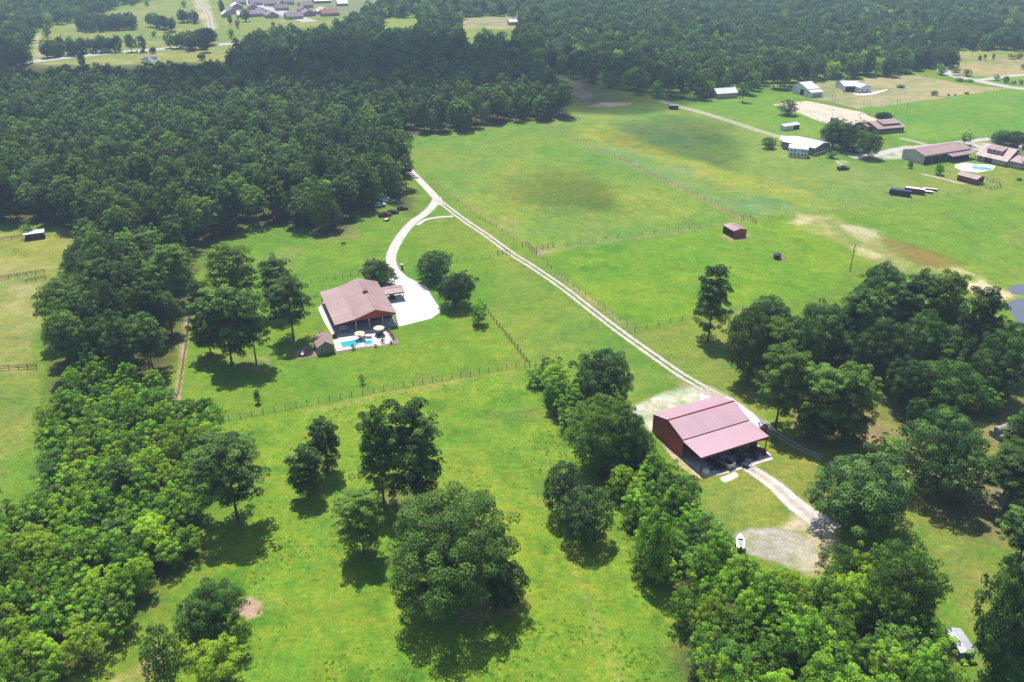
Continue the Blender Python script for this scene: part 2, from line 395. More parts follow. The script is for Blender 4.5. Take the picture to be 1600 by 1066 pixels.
def build_ground():
    ang = np.concatenate([np.arange(-180, -45, 6.), np.linspace(-43, 43, 700), np.arange(46, 180, 6.)])
    rad = np.concatenate([[1., 30., 60.], np.exp(np.linspace(np.log(72), np.log(1500), 860)), [1700, 2000, 2500, 3200, 4500, 7000, 12000]])
    A, R = np.meshgrid(np.radians(ang), rad)
    x = (R*np.sin(A)).ravel(); y = (R*np.cos(A)).ravel()
    nr, na = R.shape
    # broad colour
    base = np.empty((x.size, 3)); base[:] = PAS
    tuft = np.full(x.size, .4); veg = None
    dn = vnoise(x, y, 26., 3); dn2 = vnoise(x, y, 7., 9, 3)
    far = hypotv = np.hypot(x, y)
    jx = (vnoise(x, y, 9., 21, 4)-.5); jy = (vnoise(x, y, 9., 31, 4)-.5)
    for poly, col, soft, op, patch, tf in LAYERS:
        P = np.array(GP(poly)); mg = soft*3+6
        k = np.where((x > P[:,0].min()-mg) & (x < P[:,0].max()+mg) & (y > P[:,1].min()-mg) & (y < P[:,1].max()+mg))[0]
        if not len(k): continue
        d = sdist(x[k]+jx[k]*soft*1.6, y[k]+jy[k]*soft*1.6, P)
        wgt = np.clip(d/soft+.5, 0, 1); wgt = wgt*wgt*(3-2*wgt)
        nn = vnoise(x[k], y[k], max(soft*2.2, 4.), int(abs(P[0,0]))+5, 5)
        wgt *= op*(1-patch*np.clip((.62-nn)*4, 0, 1))
        base[k] = base[k]*(1-wgt[:,None]) + np.array(col)*wgt[:,None]
        tuft[k] = tuft[k]*(1-wgt) + tf*wgt
    # species patches: yellower, bluer, drier
    v1 = np.clip((dn-.5)*4, -1, 1)[:,None]; v2 = np.clip((dn2-.5)*4, -1, 1)[:,None]
    base *= 1 + v1*np.array([.20,.05,.02]) + v2*np.array([.12,.04,.08])
    dr = np.clip((vnoise(x, y, 15., 55, 5)-.60)*6, 0, 1)*np.clip((vnoise(x, y, 60., 57, 2)-.42)*5, 0, 1)
    base = base*(1-.35*dr[:,None]) + np.array([.27, .23, .11])*(.35*dr[:,None])
    lu = np.clip((vnoise(x, y, 6., 58, 4)-.58)*6, 0, 1)*tuft
    base *= 1-lu[:,None]*np.array([.42,.22,.30])
    gm = np.clip((base[:,1]/np.maximum(base[:,0],1e-4)-.95)*5, 0, 1)[:,None]
    base *= gm*np.array([.96, .88, .80]) + (1-gm)*1.0
    # litter under woods
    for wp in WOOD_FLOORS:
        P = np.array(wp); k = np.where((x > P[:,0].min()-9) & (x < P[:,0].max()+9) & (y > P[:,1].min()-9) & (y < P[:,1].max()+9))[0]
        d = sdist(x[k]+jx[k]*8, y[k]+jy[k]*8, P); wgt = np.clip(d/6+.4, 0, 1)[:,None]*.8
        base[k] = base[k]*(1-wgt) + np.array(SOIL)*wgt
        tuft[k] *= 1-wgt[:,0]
    z = np.zeros_like(x)
    me = bpy.data.meshes.new('ground')
    idx = np.arange(nr*na).reshape(nr, na)
    a = idx[:-1]; b = idx[1:]
    F_ = np.stack([a, np.roll(a, -1, 1), np.roll(b, -1, 1), b], -1).reshape(-1, 4)[:, ::-1]
    me.vertices.add(x.size); me.vertices.foreach_set('co', np.stack([x, y, z], 1).ravel().astype(np.float32))
    me.loops.add(F_.size); me.loops.foreach_set('vertex_index', F_.ravel().astype(np.int32))
    me.polygons.add(len(F_)); me.polygons.foreach_set('loop_start', np.arange(0, F_.size, 4, dtype=np.int32))
    me.update(calc_edges=True)
    ca = me.attributes.new('soil_colour', 'FLOAT_COLOR', 'POINT')
    ca.data.foreach_set('color', np.concatenate([base, np.ones((x.size, 1))], 1).ravel().astype(np.float32))
    fa = me.attributes.new('tuft', 'FLOAT', 'POINT'); fa.data.foreach_set('value', tuft.astype(np.float32))
    fa = me.attributes.new('veg', 'FLOAT', 'POINT'); fa.data.foreach_set('value', gm[:,0].astype(np.float32))
    P = np.array(GP([(668,278),(850,197),(1165,346),(1000,370),(838,392)]))
    rows = np.clip(sdist(x, y, P)/4, 0, 1)
    fa = me.attributes.new('rows', 'FLOAT', 'POINT'); fa.data.foreach_set('value', rows.astype(np.float32))
    t = NT('ground_cover'); co = geo_co(t)
    c = t.n('ShaderNodeAttribute', attribute_name='soil_colour').outputs['Color']
    tf = t.n('ShaderNodeAttribute', attribute_name='tuft').outputs['Fac']
    rw = t.n('ShaderNodeAttribute', attribute_name='rows').outputs['Fac']
    n1 = t.noise(co, .9, 6, .7); n2 = t.noise(co, .16, 5, .6); n3 = t.noise(co, 2.4, 4, .75)
    k = t.math('MULTIPLY', t.rng(n1, .3, .7, .72, 1.24), t.rng(n2, .3, .7, .86, 1.12))
    k = t.math('MULTIPLY', k, t.rng(n3, .3, .7, .70, 1.26))
    n5 = t.noise(co, .38, 6, .65)
    yel = t.mix(1.0, c, (1.22, 1.02, .95), 'MULTIPLY'); grn = t.mix(1.0, c, (.76, .93, .85), 'MULTIPLY')
    vg = t.n('ShaderNodeAttribute', attribute_name='veg').outputs['Fac']
    c = t.mix(vg, c, t.mix(t.rng(n5, .38, .62, 0, 1), grn, yel))
    # darker broad-leaved weeds in the rough pasture
    vo = t.n('ShaderNodeTexVoronoi'); vo.inputs['Scale'].default_value = .55; t.l(co, vo.inputs['Vector']); vo.inputs['Randomness'].default_value = 1
    spot = t.rng(vo.outputs['Distance'], .10, .42, 1, 0)
    wz = t.math('MULTIPLY', t.math('MULTIPLY', spot, t.rng(t.noise(co, .07, 4), .46, .62, 0, .75)), tf)
    # hay rows
    mp = t.n('ShaderNodeMapping'); mp.inputs['Rotation'].default_value = (0, 0, radians(63)); t.l(co, mp.inputs[0])
    sp = t.n('ShaderNodeSeparateXYZ'); t.l(mp.outputs[0], sp.inputs[0])
    sy = t.math('ADD', t.math('MULTIPLY', sp.outputs[1], 2*pi/3.4), t.math('MULTIPLY', n2, 6))
    row = t.math('MULTIPLY', t.rng(t.math('SINE', sy), -1, 1, -.045, .03), rw)
    k = t.math('ADD', k, row)
    sc = t.n('ShaderNodeVectorMath', operation='SCALE'); t.l(c, sc.inputs[0]); t.l(k, sc.inputs['Scale'])
    cc = t.mix(wz, sc.outputs[0], (.07, .15, .018))
    hz = t.math('ADD', t.math('MULTIPLY', n1, .5), t.math('ADD', t.math('MULTIPLY', n3, .3), t.math('MULTIPLY', wz, .8)))
    m = t.fin(t.princ(cc, .95, 0, .08, t.bump(hz, .5, .35)))
    tag(finish('ground', me, m), kind='structure')

# ------------------------------------------------------------------ roads
def smooth_line(pts, step=1.5):
    P = [V((*p, 0)) for p in pts]; P = [P[0]*2-P[1]] + P + [P[-1]*2-P[-2]]; out = []
    for i in range(1, len(P)-2):
        n = max(2, int((P[i+1]-P[i]).length/step))
        for j in range(n):
            s_ = j/n; a, b, c, d = P[i-1:i+3]
            out.append(.5*((2*b) + (c-a)*s_ + (2*a-5*b+4*c-d)*s_*s_ + (3*b-a-3*c+d)*s_**3))
    out.append(P[-2]); return out
def gravel_mat(name, col, two_track=0.0, edge=.25, contrast=.25):
    t = NT(name); co = geo_co(t)
    ac = t.n('ShaderNodeAttribute', attribute_name='across').outputs['Fac']
    n1 = t.noise(co, 1.1, 6, .7); n2 = t.noise(co, .3, 4)
    k = t.math('MULTIPLY', t.rng(n1, .3, .7, 1-contrast, 1+contrast*.6), t.rng(n2, .3, .7, .88, 1.1))
    sc = t.n('ShaderNodeVectorMath', operation='SCALE'); sc.inputs[0].default_value = col; t.l(k, sc.inputs['Scale'])
    aa = t.math('ABSOLUTE', ac)
    al = t.rng(t.math('ADD', aa, t.math('MULTIPLY', t.math('SUBTRACT', n1, .5), edge*3)), 1-edge, 1-edge*.3, 1, 0)
    if two_track:
        mid = t.rng(t.math('ADD', aa, t.math('MULTIPLY', t.math('SUBTRACT', n2, .5), .5)), .12, .34, 1-two_track, 1)
        al = t.math('MULTIPLY', al, mid)
    p = t.princ(sc.outputs[0], .95, 0, .1, t.bump(n1, .4, .08))
    tr = t.n('ShaderNodeBsdfTransparent'); mx = t.n('ShaderNodeMixShader')
    t.l(al, mx.inputs[0]); t.l(tr.outputs[0], mx.inputs[1]); t.l(p, mx.inputs[2])
    return t.fin(mx.outputs[0])
def road(name, px, width, mat, z=.02, w2=None):
    L = smooth_line(GP(px)); vs = []; fs = []; ac = []; K = 6; w2 = width if w2 is None else w2
    for i, p in enumerate(L):
        q = L[min(i+1, len(L)-1)] - L[max(i-1, 0)]; q.normalize(); nrm = V((q.y, -q.x, 0))
        f = i/(len(L)-1); ww = (width*(1-f)+w2*f)/2*1.12
        for k in range(K+1):
            u = -1+2*k/K; c = p+nrm*u*ww; vs.append((c.x, c.y, z)); ac.append(u)
    for i in range(len(L)-1):
        for k in range(K):
            a = i*(K+1)+k; fs.append((a, a+1, a+K+2, a+K+1))
    me = bpy.data.meshes.new(name); me.from_pydata(vs, [], fs)
    at = me.attributes.new('across', 'FLOAT', 'POINT'); at.data.foreach_set('value', ac)
    if me.polygons[0].normal.z < 0: me.flip_normals()
    return tag(finish(name, me, mat), kind='structure')
def build_roads():
    gw = gravel_mat('white_gravel', (.46,.43,.395), 0, .3, .35)
    g2 = gravel_mat('two_track_gravel', (.42,.385,.32), .92, .34)
    gd = gravel_mat('dusty_track', (.38,.34,.26), .45, .3)
    gp = gravel_mat('pale_road', (.37,.355,.335), 0, .12, .12)
    road('gravel_drive', [(610,236),(628,252),(642,268),(658,284),(672,299),(684,312),(690,320)], 3.6, gw)
    road('gravel_drive', [(684,308),(676,322),(664,334),(648,345),(634,359),(622,376),(613,394),(611,408),(617,424),(624,430)], 3.9, gw, .024)
    road('gravel_track', [(684,312),(700,325),(728,346),(762,369),(800,397),(832,417),(880,450),(930,489),(975,523),(1020,555),(1060,583),(1100,607),(1125,622)], 3.3, g2, .028)
    road('gravel_track', [(652,352),(664,344),(682,340),(708,338)], 1.8, gw, .032)
    road('gravel_track', [(1105,607),(1140,630),(1180,657),(1215,680),(1250,700),(1285,716)], 3.0, gravel_mat('faint_track', (.37,.34,.25), .95, .45), .036, 2.2)
    road('gravel_drive', [(1168,730),(1190,744),(1215,762),(1245,790),(1280,815),(1300,830)], 3.2, gravel_mat('barn_gravel', (.47,.43,.38), .25, .25), .022, 5.5)
    road('dirt_road', [(1030,158),(1060,166),(1110,180),(1160,196),(1215,213),(1262,222),(1300,234),(1345,246)], 5.0, gd, .02)
    road('gravel_drive', [(1330,246),(1370,242),(1400,234),(1440,230),(1490,224),(1530,219),(1549,217)], 5.0, gp, .032)
    road('gravel_drive', [(1505,222),(1520,226),(1545,236),(1560,240)], 3.5, gp, .036)
    road('dirt_road', [(1405,216),(1425,220),(1450,227),(1460,230)], 3.5, gd, .024)
    road('dirt_road', [(1440,272),(1462,277),(1490,284),(1508,288)], 2.5, gd, .02)
    road('country_road', [(1700,146),(1600,139),(1560,133),(1520,125),(1495,120),(1480,113),(1470,108)], 8, gp, .02)
    road('country_road', [(1516,126),(1540,124),(1600,117),(1800,104)], 6, gp, .024)
    road('highway', [(-200,118),(0,102),(60,95),(160,84),(260,76),(340,70),(420,64),(500,60),(600,56)], 13, gp, .02)
    road('suburb_street', [(360,-14),(395,6),(440,20),(485,34)], 16, gp, .02)
    road('country_road', [(300,-10),(312,5),(325,22),(330,45)], 7, gd, .026)
    def patch(name, px, mat, z0, z1):
        return tag(MB().prism(GP(px), z0, z1).build(name, mat), kind='structure')
    patch('concrete_yard', [(617,424),(626,424),(636,433),(666,448),(674,462),(686,480),(688,488),(674,498),(624,510.5),(612,480),(598,450),(604,440)], M['concrete_bright'], -.1, .05)
    patch('pond', [(1572,478),(1580,470),(1595,466),(1640,460),(1760,490),(1760,560),(1640,545),(1600,520),(1588,500)], M['pond'], -.3, .012)
    patch('pond', [(1574,452),(1582,446),(1600,444),(1640,450),(1640,462),(1600,462),(1582,460)], M['pond'], -.3, .016)
    patch('pond', [(218,93),(228,89),(245,89),(253,92),(240,96),(224,96)], M['pond'], -.3, .02)

# ------------------------------------------------------------------ trees
def rdir(n, rng):
    v = rng.normal(size=(n, 3)); return v/np.linalg.norm(v, axis=1, keepdims=True)
def leaf_mesh(name, lobes, per_area, size, rng, mat, up=.35, cull=.72, tintdist=.5):
    """lobes: (x,y,z,r,squash,tint). Small four-cornered leaf sprays over every lobe."""
    L = np.array(lobes, float); pts = []; nrm = []; tint = []
    for i, (lx, ly, lz, r, sq, ti) in enumerate(L):
        n = max(6, int(per_area*4*pi*r*r*(.4+.6*sq)))
        d = rdir(n, rng); d[:, 2] = np.where(d[:, 2] < -.5, -d[:, 2], d[:, 2])
        rr = r*(.72+.36*rng.random((n, 1)))
        p = np.array([lx, ly, lz]) + d*rr*np.array([1, 1, sq])
        near = np.where((np.hypot(np.hypot(L[:,0]-lx, L[:,1]-ly), L[:,2]-lz) < L[:,3]+r))[0]
        keep = np.ones(n, bool)
        for j in near:
            if j == i: continue
            q = (p-L[j, :3])/np.array([1, 1, L[j, 4]])
            keep &= (np.linalg.norm(q, axis=1) > L[j, 3]*cull) | (rng.random(n) < .1)
        p = p[keep]; d = d[keep]
        pts.append(p); nrm.append(d*np.array([1, 1, 1/max(sq, .3)])); tint.append(np.clip(ti + rng.normal(0, .16, len(p)), 0, 1))
    P = np.concatenate(pts); N = np.concatenate(nrm); T = np.concatenate(tint); n = len(P)
    N /= np.linalg.norm(N, axis=1, keepdims=True)
    N = N + rng.normal(0, .42, (n, 3)) + np.array([0, 0, up]); N /= np.linalg.norm(N, axis=1, keepdims=True)
    A = np.cross(N, rdir(n, rng)); A /= np.linalg.norm(A, axis=1, keepdims=True); B = np.cross(N, A)
    s = size*(.6+.8*rng.random((n, 1)))
    C = np.empty((n, 4, 3))
    C[:, 0] = P-A*s; C[:, 1] = P-B*s*.55; C[:, 2] = P+A*s; C[:, 3] = P+B*s*.55
    C[:, 1] += N*s*.18; C[:, 3] += N*s*.18
    me = bpy.data.meshes.new(name)
    me.vertices.add(n*4); me.vertices.foreach_set('co', C.ravel().astype(np.float32))
    me.loops.add(n*4); me.loops.foreach_set('vertex_index', np.arange(n*4, dtype=np.int32))
    me.polygons.add(n); me.polygons.foreach_set('loop_start', np.arange(0, n*4, 4, dtype=np.int32))
    me.update(calc_edges=True)
    at = me.attributes.new('tint', 'FLOAT', 'POINT'); at.data.foreach_set('value', np.repeat(T, 4).astype(np.float32))
    me.materials.append(mat)
    EXT[me.name] = (float(np.percentile(np.hypot(P[:, 0], P[:, 1]), 97)), float(np.percentile(P[:, 2], 99.5)))
    return me
EXT = {}
def trunk_mesh(name, h, r, branches, rng, lean=.02):
    mb = MB(); p = V((0, 0, -.15)); n = 6; rr = r*1.25
    pts = [p]
    for i in range(1, n+1):
        q = V((rng.normal(0, lean*h/n), rng.normal(0, lean*h/n), 0)) + V((pts[-1].x, pts[-1].y, h*i/n)); pts.append(q)
    for i in range(n):
        r1 = r*(1-.8*(i+1)/n); mb.cyl(pts[i], pts[i+1], rr, r1, 7); rr = r1
    for (bx, by, bz, br) in branches:
        f = min(.97, max(.05, (bz-.25*hypot(bx, by))/h)); k = min(n-1, int(f*n)); a = pts[k].lerp(pts[k+1], f*n-k)
        mid = a.lerp(V((bx, by, bz)), .5) + V((0, 0, .06*hypot(bx, by)))
        mb.cyl(a, mid, br, br*.65, 5); mb.cyl(mid, (bx, by, bz), br*.65, br*.25, 5)
    o = mb.build(name, M['bark'], recalc=False); me = o.data; bpy.data.objects.remove(o); return me
def make_pine(seed, h=20., R=4.0, base=.2, density=19, size=.155, lod=0):
    rng = np.random.default_rng(seed); lobes = []; br = []
    z = base*h; bias = rng.random()*6.28
    while z < h*.97:
        f = (z-base*h)/(h-base*h)
        prof = R*(.62+.42*sin(pi*min(1, f*1.25+.1))) if f < .62 else R*1.0*sqrt(max(.03, 1-((f-.5)/.53)**2))
        nb = 3 if f < .1 else (2 if f > .93 else int(rng.integers(4, 7)))
        a0 = rng.random()*6.28
        for k in range(nb):
            if rng.random() < (.28 if f < .3 else .10): continue
            a = a0+6.28*k/nb+rng.normal(0, .35); rr = prof*(.62+.5*rng.random())*(1+.15*cos(a-bias))
            cx, cy_ = rr*cos(a), rr*sin(a); cz = z+rng.normal(0, .5)+.10*rr
            ti = rng.random()
            lobes.append((cx, cy_, cz, .62+.5*rng.random(), .68, ti)); br.append((cx, cy_, cz, .08))
            for _ in range(2 if rng.random() < .7 else 1):
                lobes.append((cx+rng.normal(0, .8), cy_+rng.normal(0, .8), cz+rng.normal(0, .45), .45+.45*rng.random(), .7, np.clip(ti+rng.normal(0, .25), 0, 1)))
            if rr > 1.6: lobes.append((cx*.55+rng.normal(0, .5), cy_*.55+rng.normal(0, .5), cz-.1+rng.normal(0, .3), .7+.4*rng.random(), .7, ti*.7))
        z += h*(.034+.016*rng.random())
    lobes.append((0, 0, h*.97, .9, .9, .5))
    if lod: lobes = [(a, b, c, r*1.45, s_, t_) for (a, b, c, r, s_, t_) in lobes[::3]]
    return (leaf_mesh('pine_crown', lobes, density, size, rng, M['pine'], up=.5, cull=.62),
            trunk_mesh('pine_trunk', h*.97, .24, [] if lod else br[::2], rng, .006), h, R)
def make_round(seed, h=14., R=7., base=.12, nl=110, rl=(1.1, 2.1), density=6.5, size=.27, mat='oakleaf', irr=.15, topflat=.9, lod=0, multi=1, r0=.38):
    rng = np.random.default_rng(seed); lobes = []; br = []
    zc = (1+base)/2*h; hz = (1-base)/2*h
    bumps = rdir(9, rng); amp = rng.normal(0, irr, 9)
    for i in range(nl):
        u = 1-2*(i+.5)/nl; th = i*2.39996+rng.normal(0, .2)
        s_ = sqrt(1-u*u); d = np.array([s_*cos(th), s_*sin(th), u])
        k = 1+float(np.sum(amp*np.exp(4*(bumps@d-1)))) + rng.normal(0, irr*.5)
        r = rl[0]+(rl[1]-rl[0])*rng.random()
        inn = .55 if rng.random() < .22 else 1.
        X = d[0]*max(.3, R*k-r*.8)*inn; Y = d[1]*max(.3, R*k-r*.8)*inn; Z = zc+d[2]*max(.3, hz*k*topflat-r*.5)*inn
        if Z < base*h*.7: Z = base*h*.7+rng.random()*.5
        lobes.append((X, Y, Z, r, .72, rng.random()))
        if rng.random() < .3: br.append((X*.85, Y*.85, Z, .1))
    return (leaf_mesh('leafy_crown', lobes, density, size, rng, M[mat], cull=.74),
            trunk_mesh('tree_trunk', h*.72, r0, [] if lod else br, rng, .03), h, R)
PROTO = {}
def protos():
    PROTO['pine'] = [make_pine(1), make_pine(2, 20, 3.9, .14), make_pine(3, 20, 4.4, .34), make_pine(4, 20, 4.0, .12), make_pine(5, 20, 4.3, .26)]
    PROTO['dome'] = [make_round(71, 18, 4.2, .3, 120, (.5, 1.05), 18, .16, 'pine', .25, r0=.24), make_round(72, 17, 3.8, .38, 110, (.5, 1.0), 18, .16, 'pine', .3, r0=.22), make_round(73, 18, 4.5, .25, 130, (.5, 1.1), 18, .16, 'pine', .28, r0=.24)]
    PROTO['oak'] = [make_round(11, 15, 9, .05, 330, (.8, 1.6), 15, .155, irr=.17), make_round(12, 14, 7.5, .1, 250, (.75, 1.5), 16, .155, irr=.22), make_round(13, 13, 6.5, .06, 200, (.7, 1.4), 16, .155, irr=.2)]
    PROTO['leaf'] = [make_round(21, 9, 3.6, .06, 95, (.45, 1.0), 15, .17, 'leaf', .3, r0=.16), make_round(22, 8.5, 3.3, .08, 85, (.4, 1.0), 15, .17, 'leaf', .38, r0=.16),
                     make_round(23, 10, 3.8, .06, 105, (.5, 1.05), 15, .17, 'leaf', .3, r0=.18), make_round(24, 9, 3.4, .03, 95, (.4, .95), 16, .16, 'leaf', .42, r0=.16)]
    PROTO['vine'] = [make_round(31, 7, 4.0, .0, 110, (.45, 1.0), 15, .16, 'vine', .35, r0=.2), make_round(32, 8, 3.7, .0, 110, (.45, 1.0), 15, .16, 'vine', .42, r0=.2)]
    PROTO['bush'] = [make_round(41, 5, 2.6, .0, 80, (.4, .7), 20, .12, 'oakleaf', .12, r0=.14), make_round(42, 2.2, 1.2, .02, 24, (.25, .5), 26, .10, 'oakleaf', .2, r0=.08)]
    PROTO['rbush'] = [make_round(43, 9, 4.3, .0, 210, (.45, .85), 19, .12, 'oakleaf', .07, r0=.2)]
    PROTO['bigleaf'] = [make_round(25, 14, 6, .06, 230, (.65, 1.35), 14, .155, 'midleaf', .25, r0=.3), make_round(26, 13, 5.6, .05, 220, (.6, 1.3), 14, .155, 'midleaf', .3, r0=.3)]
    PROTO['sparse'] = [make_round(51, 10, 4.6, .2, 60, (.35, .7), 6, .16, 'bareleaf', .4, r0=.25)]
KIND = {'rbush': ('round_tree', 'tree'), 'bigleaf': ('leafy_tree', 'leafy tree'), 'dome': ('pine_tree', 'pine tree'), 'pine': ('pine_tree', 'pine tree'), 'oak': ('oak_tree', 'oak tree'), 'leaf': ('leafy_tree', 'leafy tree'), 'vine': ('vine_covered_tree', 'vine covered tree'),
        'bush': ('bush', 'bush'), 'sparse': ('bare_tree', 'bare tree')}
_pc = [0]
def plant(kind, x, y, h, R, label, group=None, var=None, rz=None, cat=None, name=None):
    if kind == 'leaf' and R > 4.5: kind = 'bigleaf'
    ps = PROTO[kind]; i = (var if var is not None else _pc[0]) % len(ps); _pc[0] += 1
    cm, tm, ph, pr = ps[i]; pr, ph = EXT[cm.name]
    o = empty(name or KIND[kind][0], (x, y, 0), random.random()*6.28 if rz is None else rz, label, cat or KIND[kind][1], group)
    o.scale = (R/pr, R/pr, h/ph)
    for nm, me in (('crown', cm), ('trunk', tm)):
        c = bpy.data.objects.new(nm, me); COL.objects.link(c); c.parent = o
    return o
def T(kind, bx, by, top, wpx, label, group=None, **kw):
    """a tree whose foot is seen at (bx,by), top and crown width measured on the photograph"""
    X, Y = G(bx, by); d = ray(bx, top); h = HCAM+Y*d[2]/d[1]
    s = FPX/(Y*cos(PITCH)+HCAM*sin(PITCH)-h*.5*sin(PITCH))
    return plant(kind, X, Y, h, wpx/2/s, label, group, **kw)
def D(kind, cx, top, bot, wpx, label, group=None, base=.08, **kw):
    """a tree whose foot is hidden by its crown: crown box measured on the photograph"""
    h = 8.; cyp = (top+bot)/2; E = (bot-top)/2
    for _ in range(12):
        zc = (1+base)/2*h; X, Y = G(cx, cyp, zc)
        dep = Y*cos(PITCH)+(HCAM-zc)*sin(PITCH); s = FPX/dep
        th = atan2(HCAM-zc, Y); R = wpx/2/s
        q = (E/s)**2-(R*sin(th))**2
        hz = max(sqrt(max(q, 0))/cos(th), .45*R); h = .5*h+.5*(2*hz/(1-base))
    return plant(kind, X, Y, h, R, label, group, **kw)

# ---- woods: (outline, spacing, {kind: share}, height range, label, group)
def Z(pts): return [G(*p) for p in pts]
W_MAIN = Z([(-160,112,16),(0,108,16),(150,102,16),(400,92,16),(450,92,16),(480,74,16),(560,62,16),(630,46,16),(720,43,16),(735,66,16),(830,82,16),(858,112,14),
 (845,130,8),(880,146,8),(902,172,5),(895,185,0),(860,189,0),(800,192,0),(730,206,0),(690,209,0),(640,214,0),(632,222,12),(640,250,14),(645,290,12),(640,318,3),(600,314,0),(580,332,0),(530,362,0),(495,370,0),(440,352,0),(395,355,0),(350,374,0),(308,400,0),
 (296,430,6),(290,470,4),(276,520,2),(262,590,1),(250,615,0),(200,600,0),(120,612,0),(50,625,2),(50,560,10),(62,500,12),(75,450,12),(115,400,12),(115,360,10),(105,352,0),(0,352,0),(-160,356,0)])
W_THICK = Z([(66,632,4),(110,600,0),(200,590,0),(255,615,0),(268,655,0),(335,668,0),(345,720,0),(318,800,0),(300,862,0),(250,930,0),(215,985,0),(130,1060,0),(60,1130,0),(-80,1130,0),(-80,830,4),(10,790,5),(62,735,5)])
W_HEDGE = Z([(836,575,4),(872,568,6),(905,585,7),(985,625,7),(1006,660,7),(1016,700,7),(1042,722,7),(1066,742,7),(1090,765,7),(1122,800,7),(1138,825,6),(1142,850,6),(1125,885,5),(1090,905,0),(1050,930,0),(1012,905,0),(990,850,0),(975,790,0),(945,748,0),(900,690,0),(862,640,0),(842,605,0)])
W_RIGHT = Z([(1060,905,2),(1110,868,5),(1150,856,6),(1200,862,7),(1240,892,7),(1262,892,7),(1278,864,8),(1340,852,8),(1400,862,8),(1470,905,8),(1500,965,6),(1475,1015,3),(1475,1060,0),(1500,1180,0),(1110,1180,0),(1085,1090,0),(1045,1010,0)])
W_GROVE = Z([(1230,560),(1300,590),(1420,590),(1560,610),(1640,620),(1800,600),(1740,560),(1600,545),(1560,520),(1500,500),(1440,500),(1400,510),(1300,535)])
W_LOWR = Z([(1520,720),(1560,700),(1680,680),(1760,800),(1760,1100),(1560,1160),(1540,1040),(1560,950),(1600,880),(1580,800),(1545,770)])
FLOORS_NEAR = [W_MAIN, W_THICK, W_HEDGE, W_RIGHT]
WOOD_FLOORS = list(FLOORS_NEAR)
C_LEFT = Z([(42,110,0),(55,45,0),(110,38,0),(200,8,0),(300,-13,0),(640,-13,0),(520,36,14),(440,42,14),(400,48,14),(372,60,14),(350,88,12),(400,94,14),(400,100,16),(0,112,16),(-160,116,16)])
C_MID = [Z([(592,44,12),(600,30,0),(655,28,0),(650,46,14)]), Z([(716,48,14),(722,27,0),(812,25,0),(812,48,14)]), Z([(722,72,16),(722,45,0),(745,44,0),(750,70,16)]), Z([(455,104,16),(450,88,0),(462,88,0),(465,100,14)])]
C_RIGHT = Z([(858,112,0),(880,118,0),(905,128,0),(940,142,0),(985,146,0),(1000,162,0),(1080,162,0),(1105,154,0),(1150,152,0),(1172,160,0),(1182,143,0),(1230,140,0),(1248,131,0),(1330,124,0),(1430,116,0),(1450,107,0),(1440,90,12),(1450,84,0),(1480,80,0),(1560,79,0),(1640,82,0),(2200,86,0),(2600,400,0),(1100,400,0),(845,130,0)])
W_ROWS = [Z([(72,60,12),(160,54,12),(232,58,12),(232,80,0),(160,84,0),(72,92,0)]), Z([(120,30,12),(212,26,12),(205,39,0),(128,42,0)]), Z([(222,19,12),(270,30,12),(268,47,0),(240,41,0)]),
          Z([(258,52,12),(300,56,12),(342,45,12),(342,67,0),(262,74,0)]), Z([(280,14,12),(312,16,12),(310,38,0),(282,36,0)]), Z([(1490,88,0),(1492,96,6),(1370,102,0),(1370,100,0)])]
_c = G(1502,1025)
CLEAR = [(_c[0]-4, _c[0]+4.5, _c[1]-10, _c[1]+6)]
def scatter(poly, sp, rng, jit=.38):
    P = np.array(poly); x0, y0 = P.min(0); x1, y1 = P.max(0)
    xs = np.arange(x0, x1+sp, sp); ys = np.arange(y0, y1+sp, sp*.87)
    X, Y = np.meshgrid(xs, ys); X = X + (np.arange(len(ys)) % 2)[:, None]*sp*.5
    X = (X + rng.uniform(-jit, jit, X.shape)*sp).ravel(); Y = (Y + rng.uniform(-jit, jit, Y.shape)*sp).ravel()
    return X, Y
CAND = {'pine': [], 'leaf': [], 'vine': [], 'oak': []}
def wood(poly, sp, mix, hr, rk, label, group, seed, inset=-.4):
    rng = np.random.default_rng(seed); X, Y = scatter(poly, sp, rng)
    k = sdist(X, Y, poly) > inset
    ks = list(mix); pr = np.array([mix[q] for q in ks]); pr = pr/pr.sum()
    for x, y in zip(X[k], Y[k]):
        kd = ks[int(rng.choice(len(ks), p=pr))]; a, b = hr[kd]
        if any(q[0] < x < q[1] and q[2] < y < q[3] for q in CLEAR): continue
        h = a+(b-a)*rng.random(); R = rk[kd]*(.78+.5*rng.random()**1.5)
        CAND[kd].append((x, y, h, R, label, group))
def in_view(x, y, h):
    px, py = proj(x, y, h*.9); px2, py2 = proj(x, y, h*.35)
    return -30 < px < 1630 and py2 > 2 and py < 1062
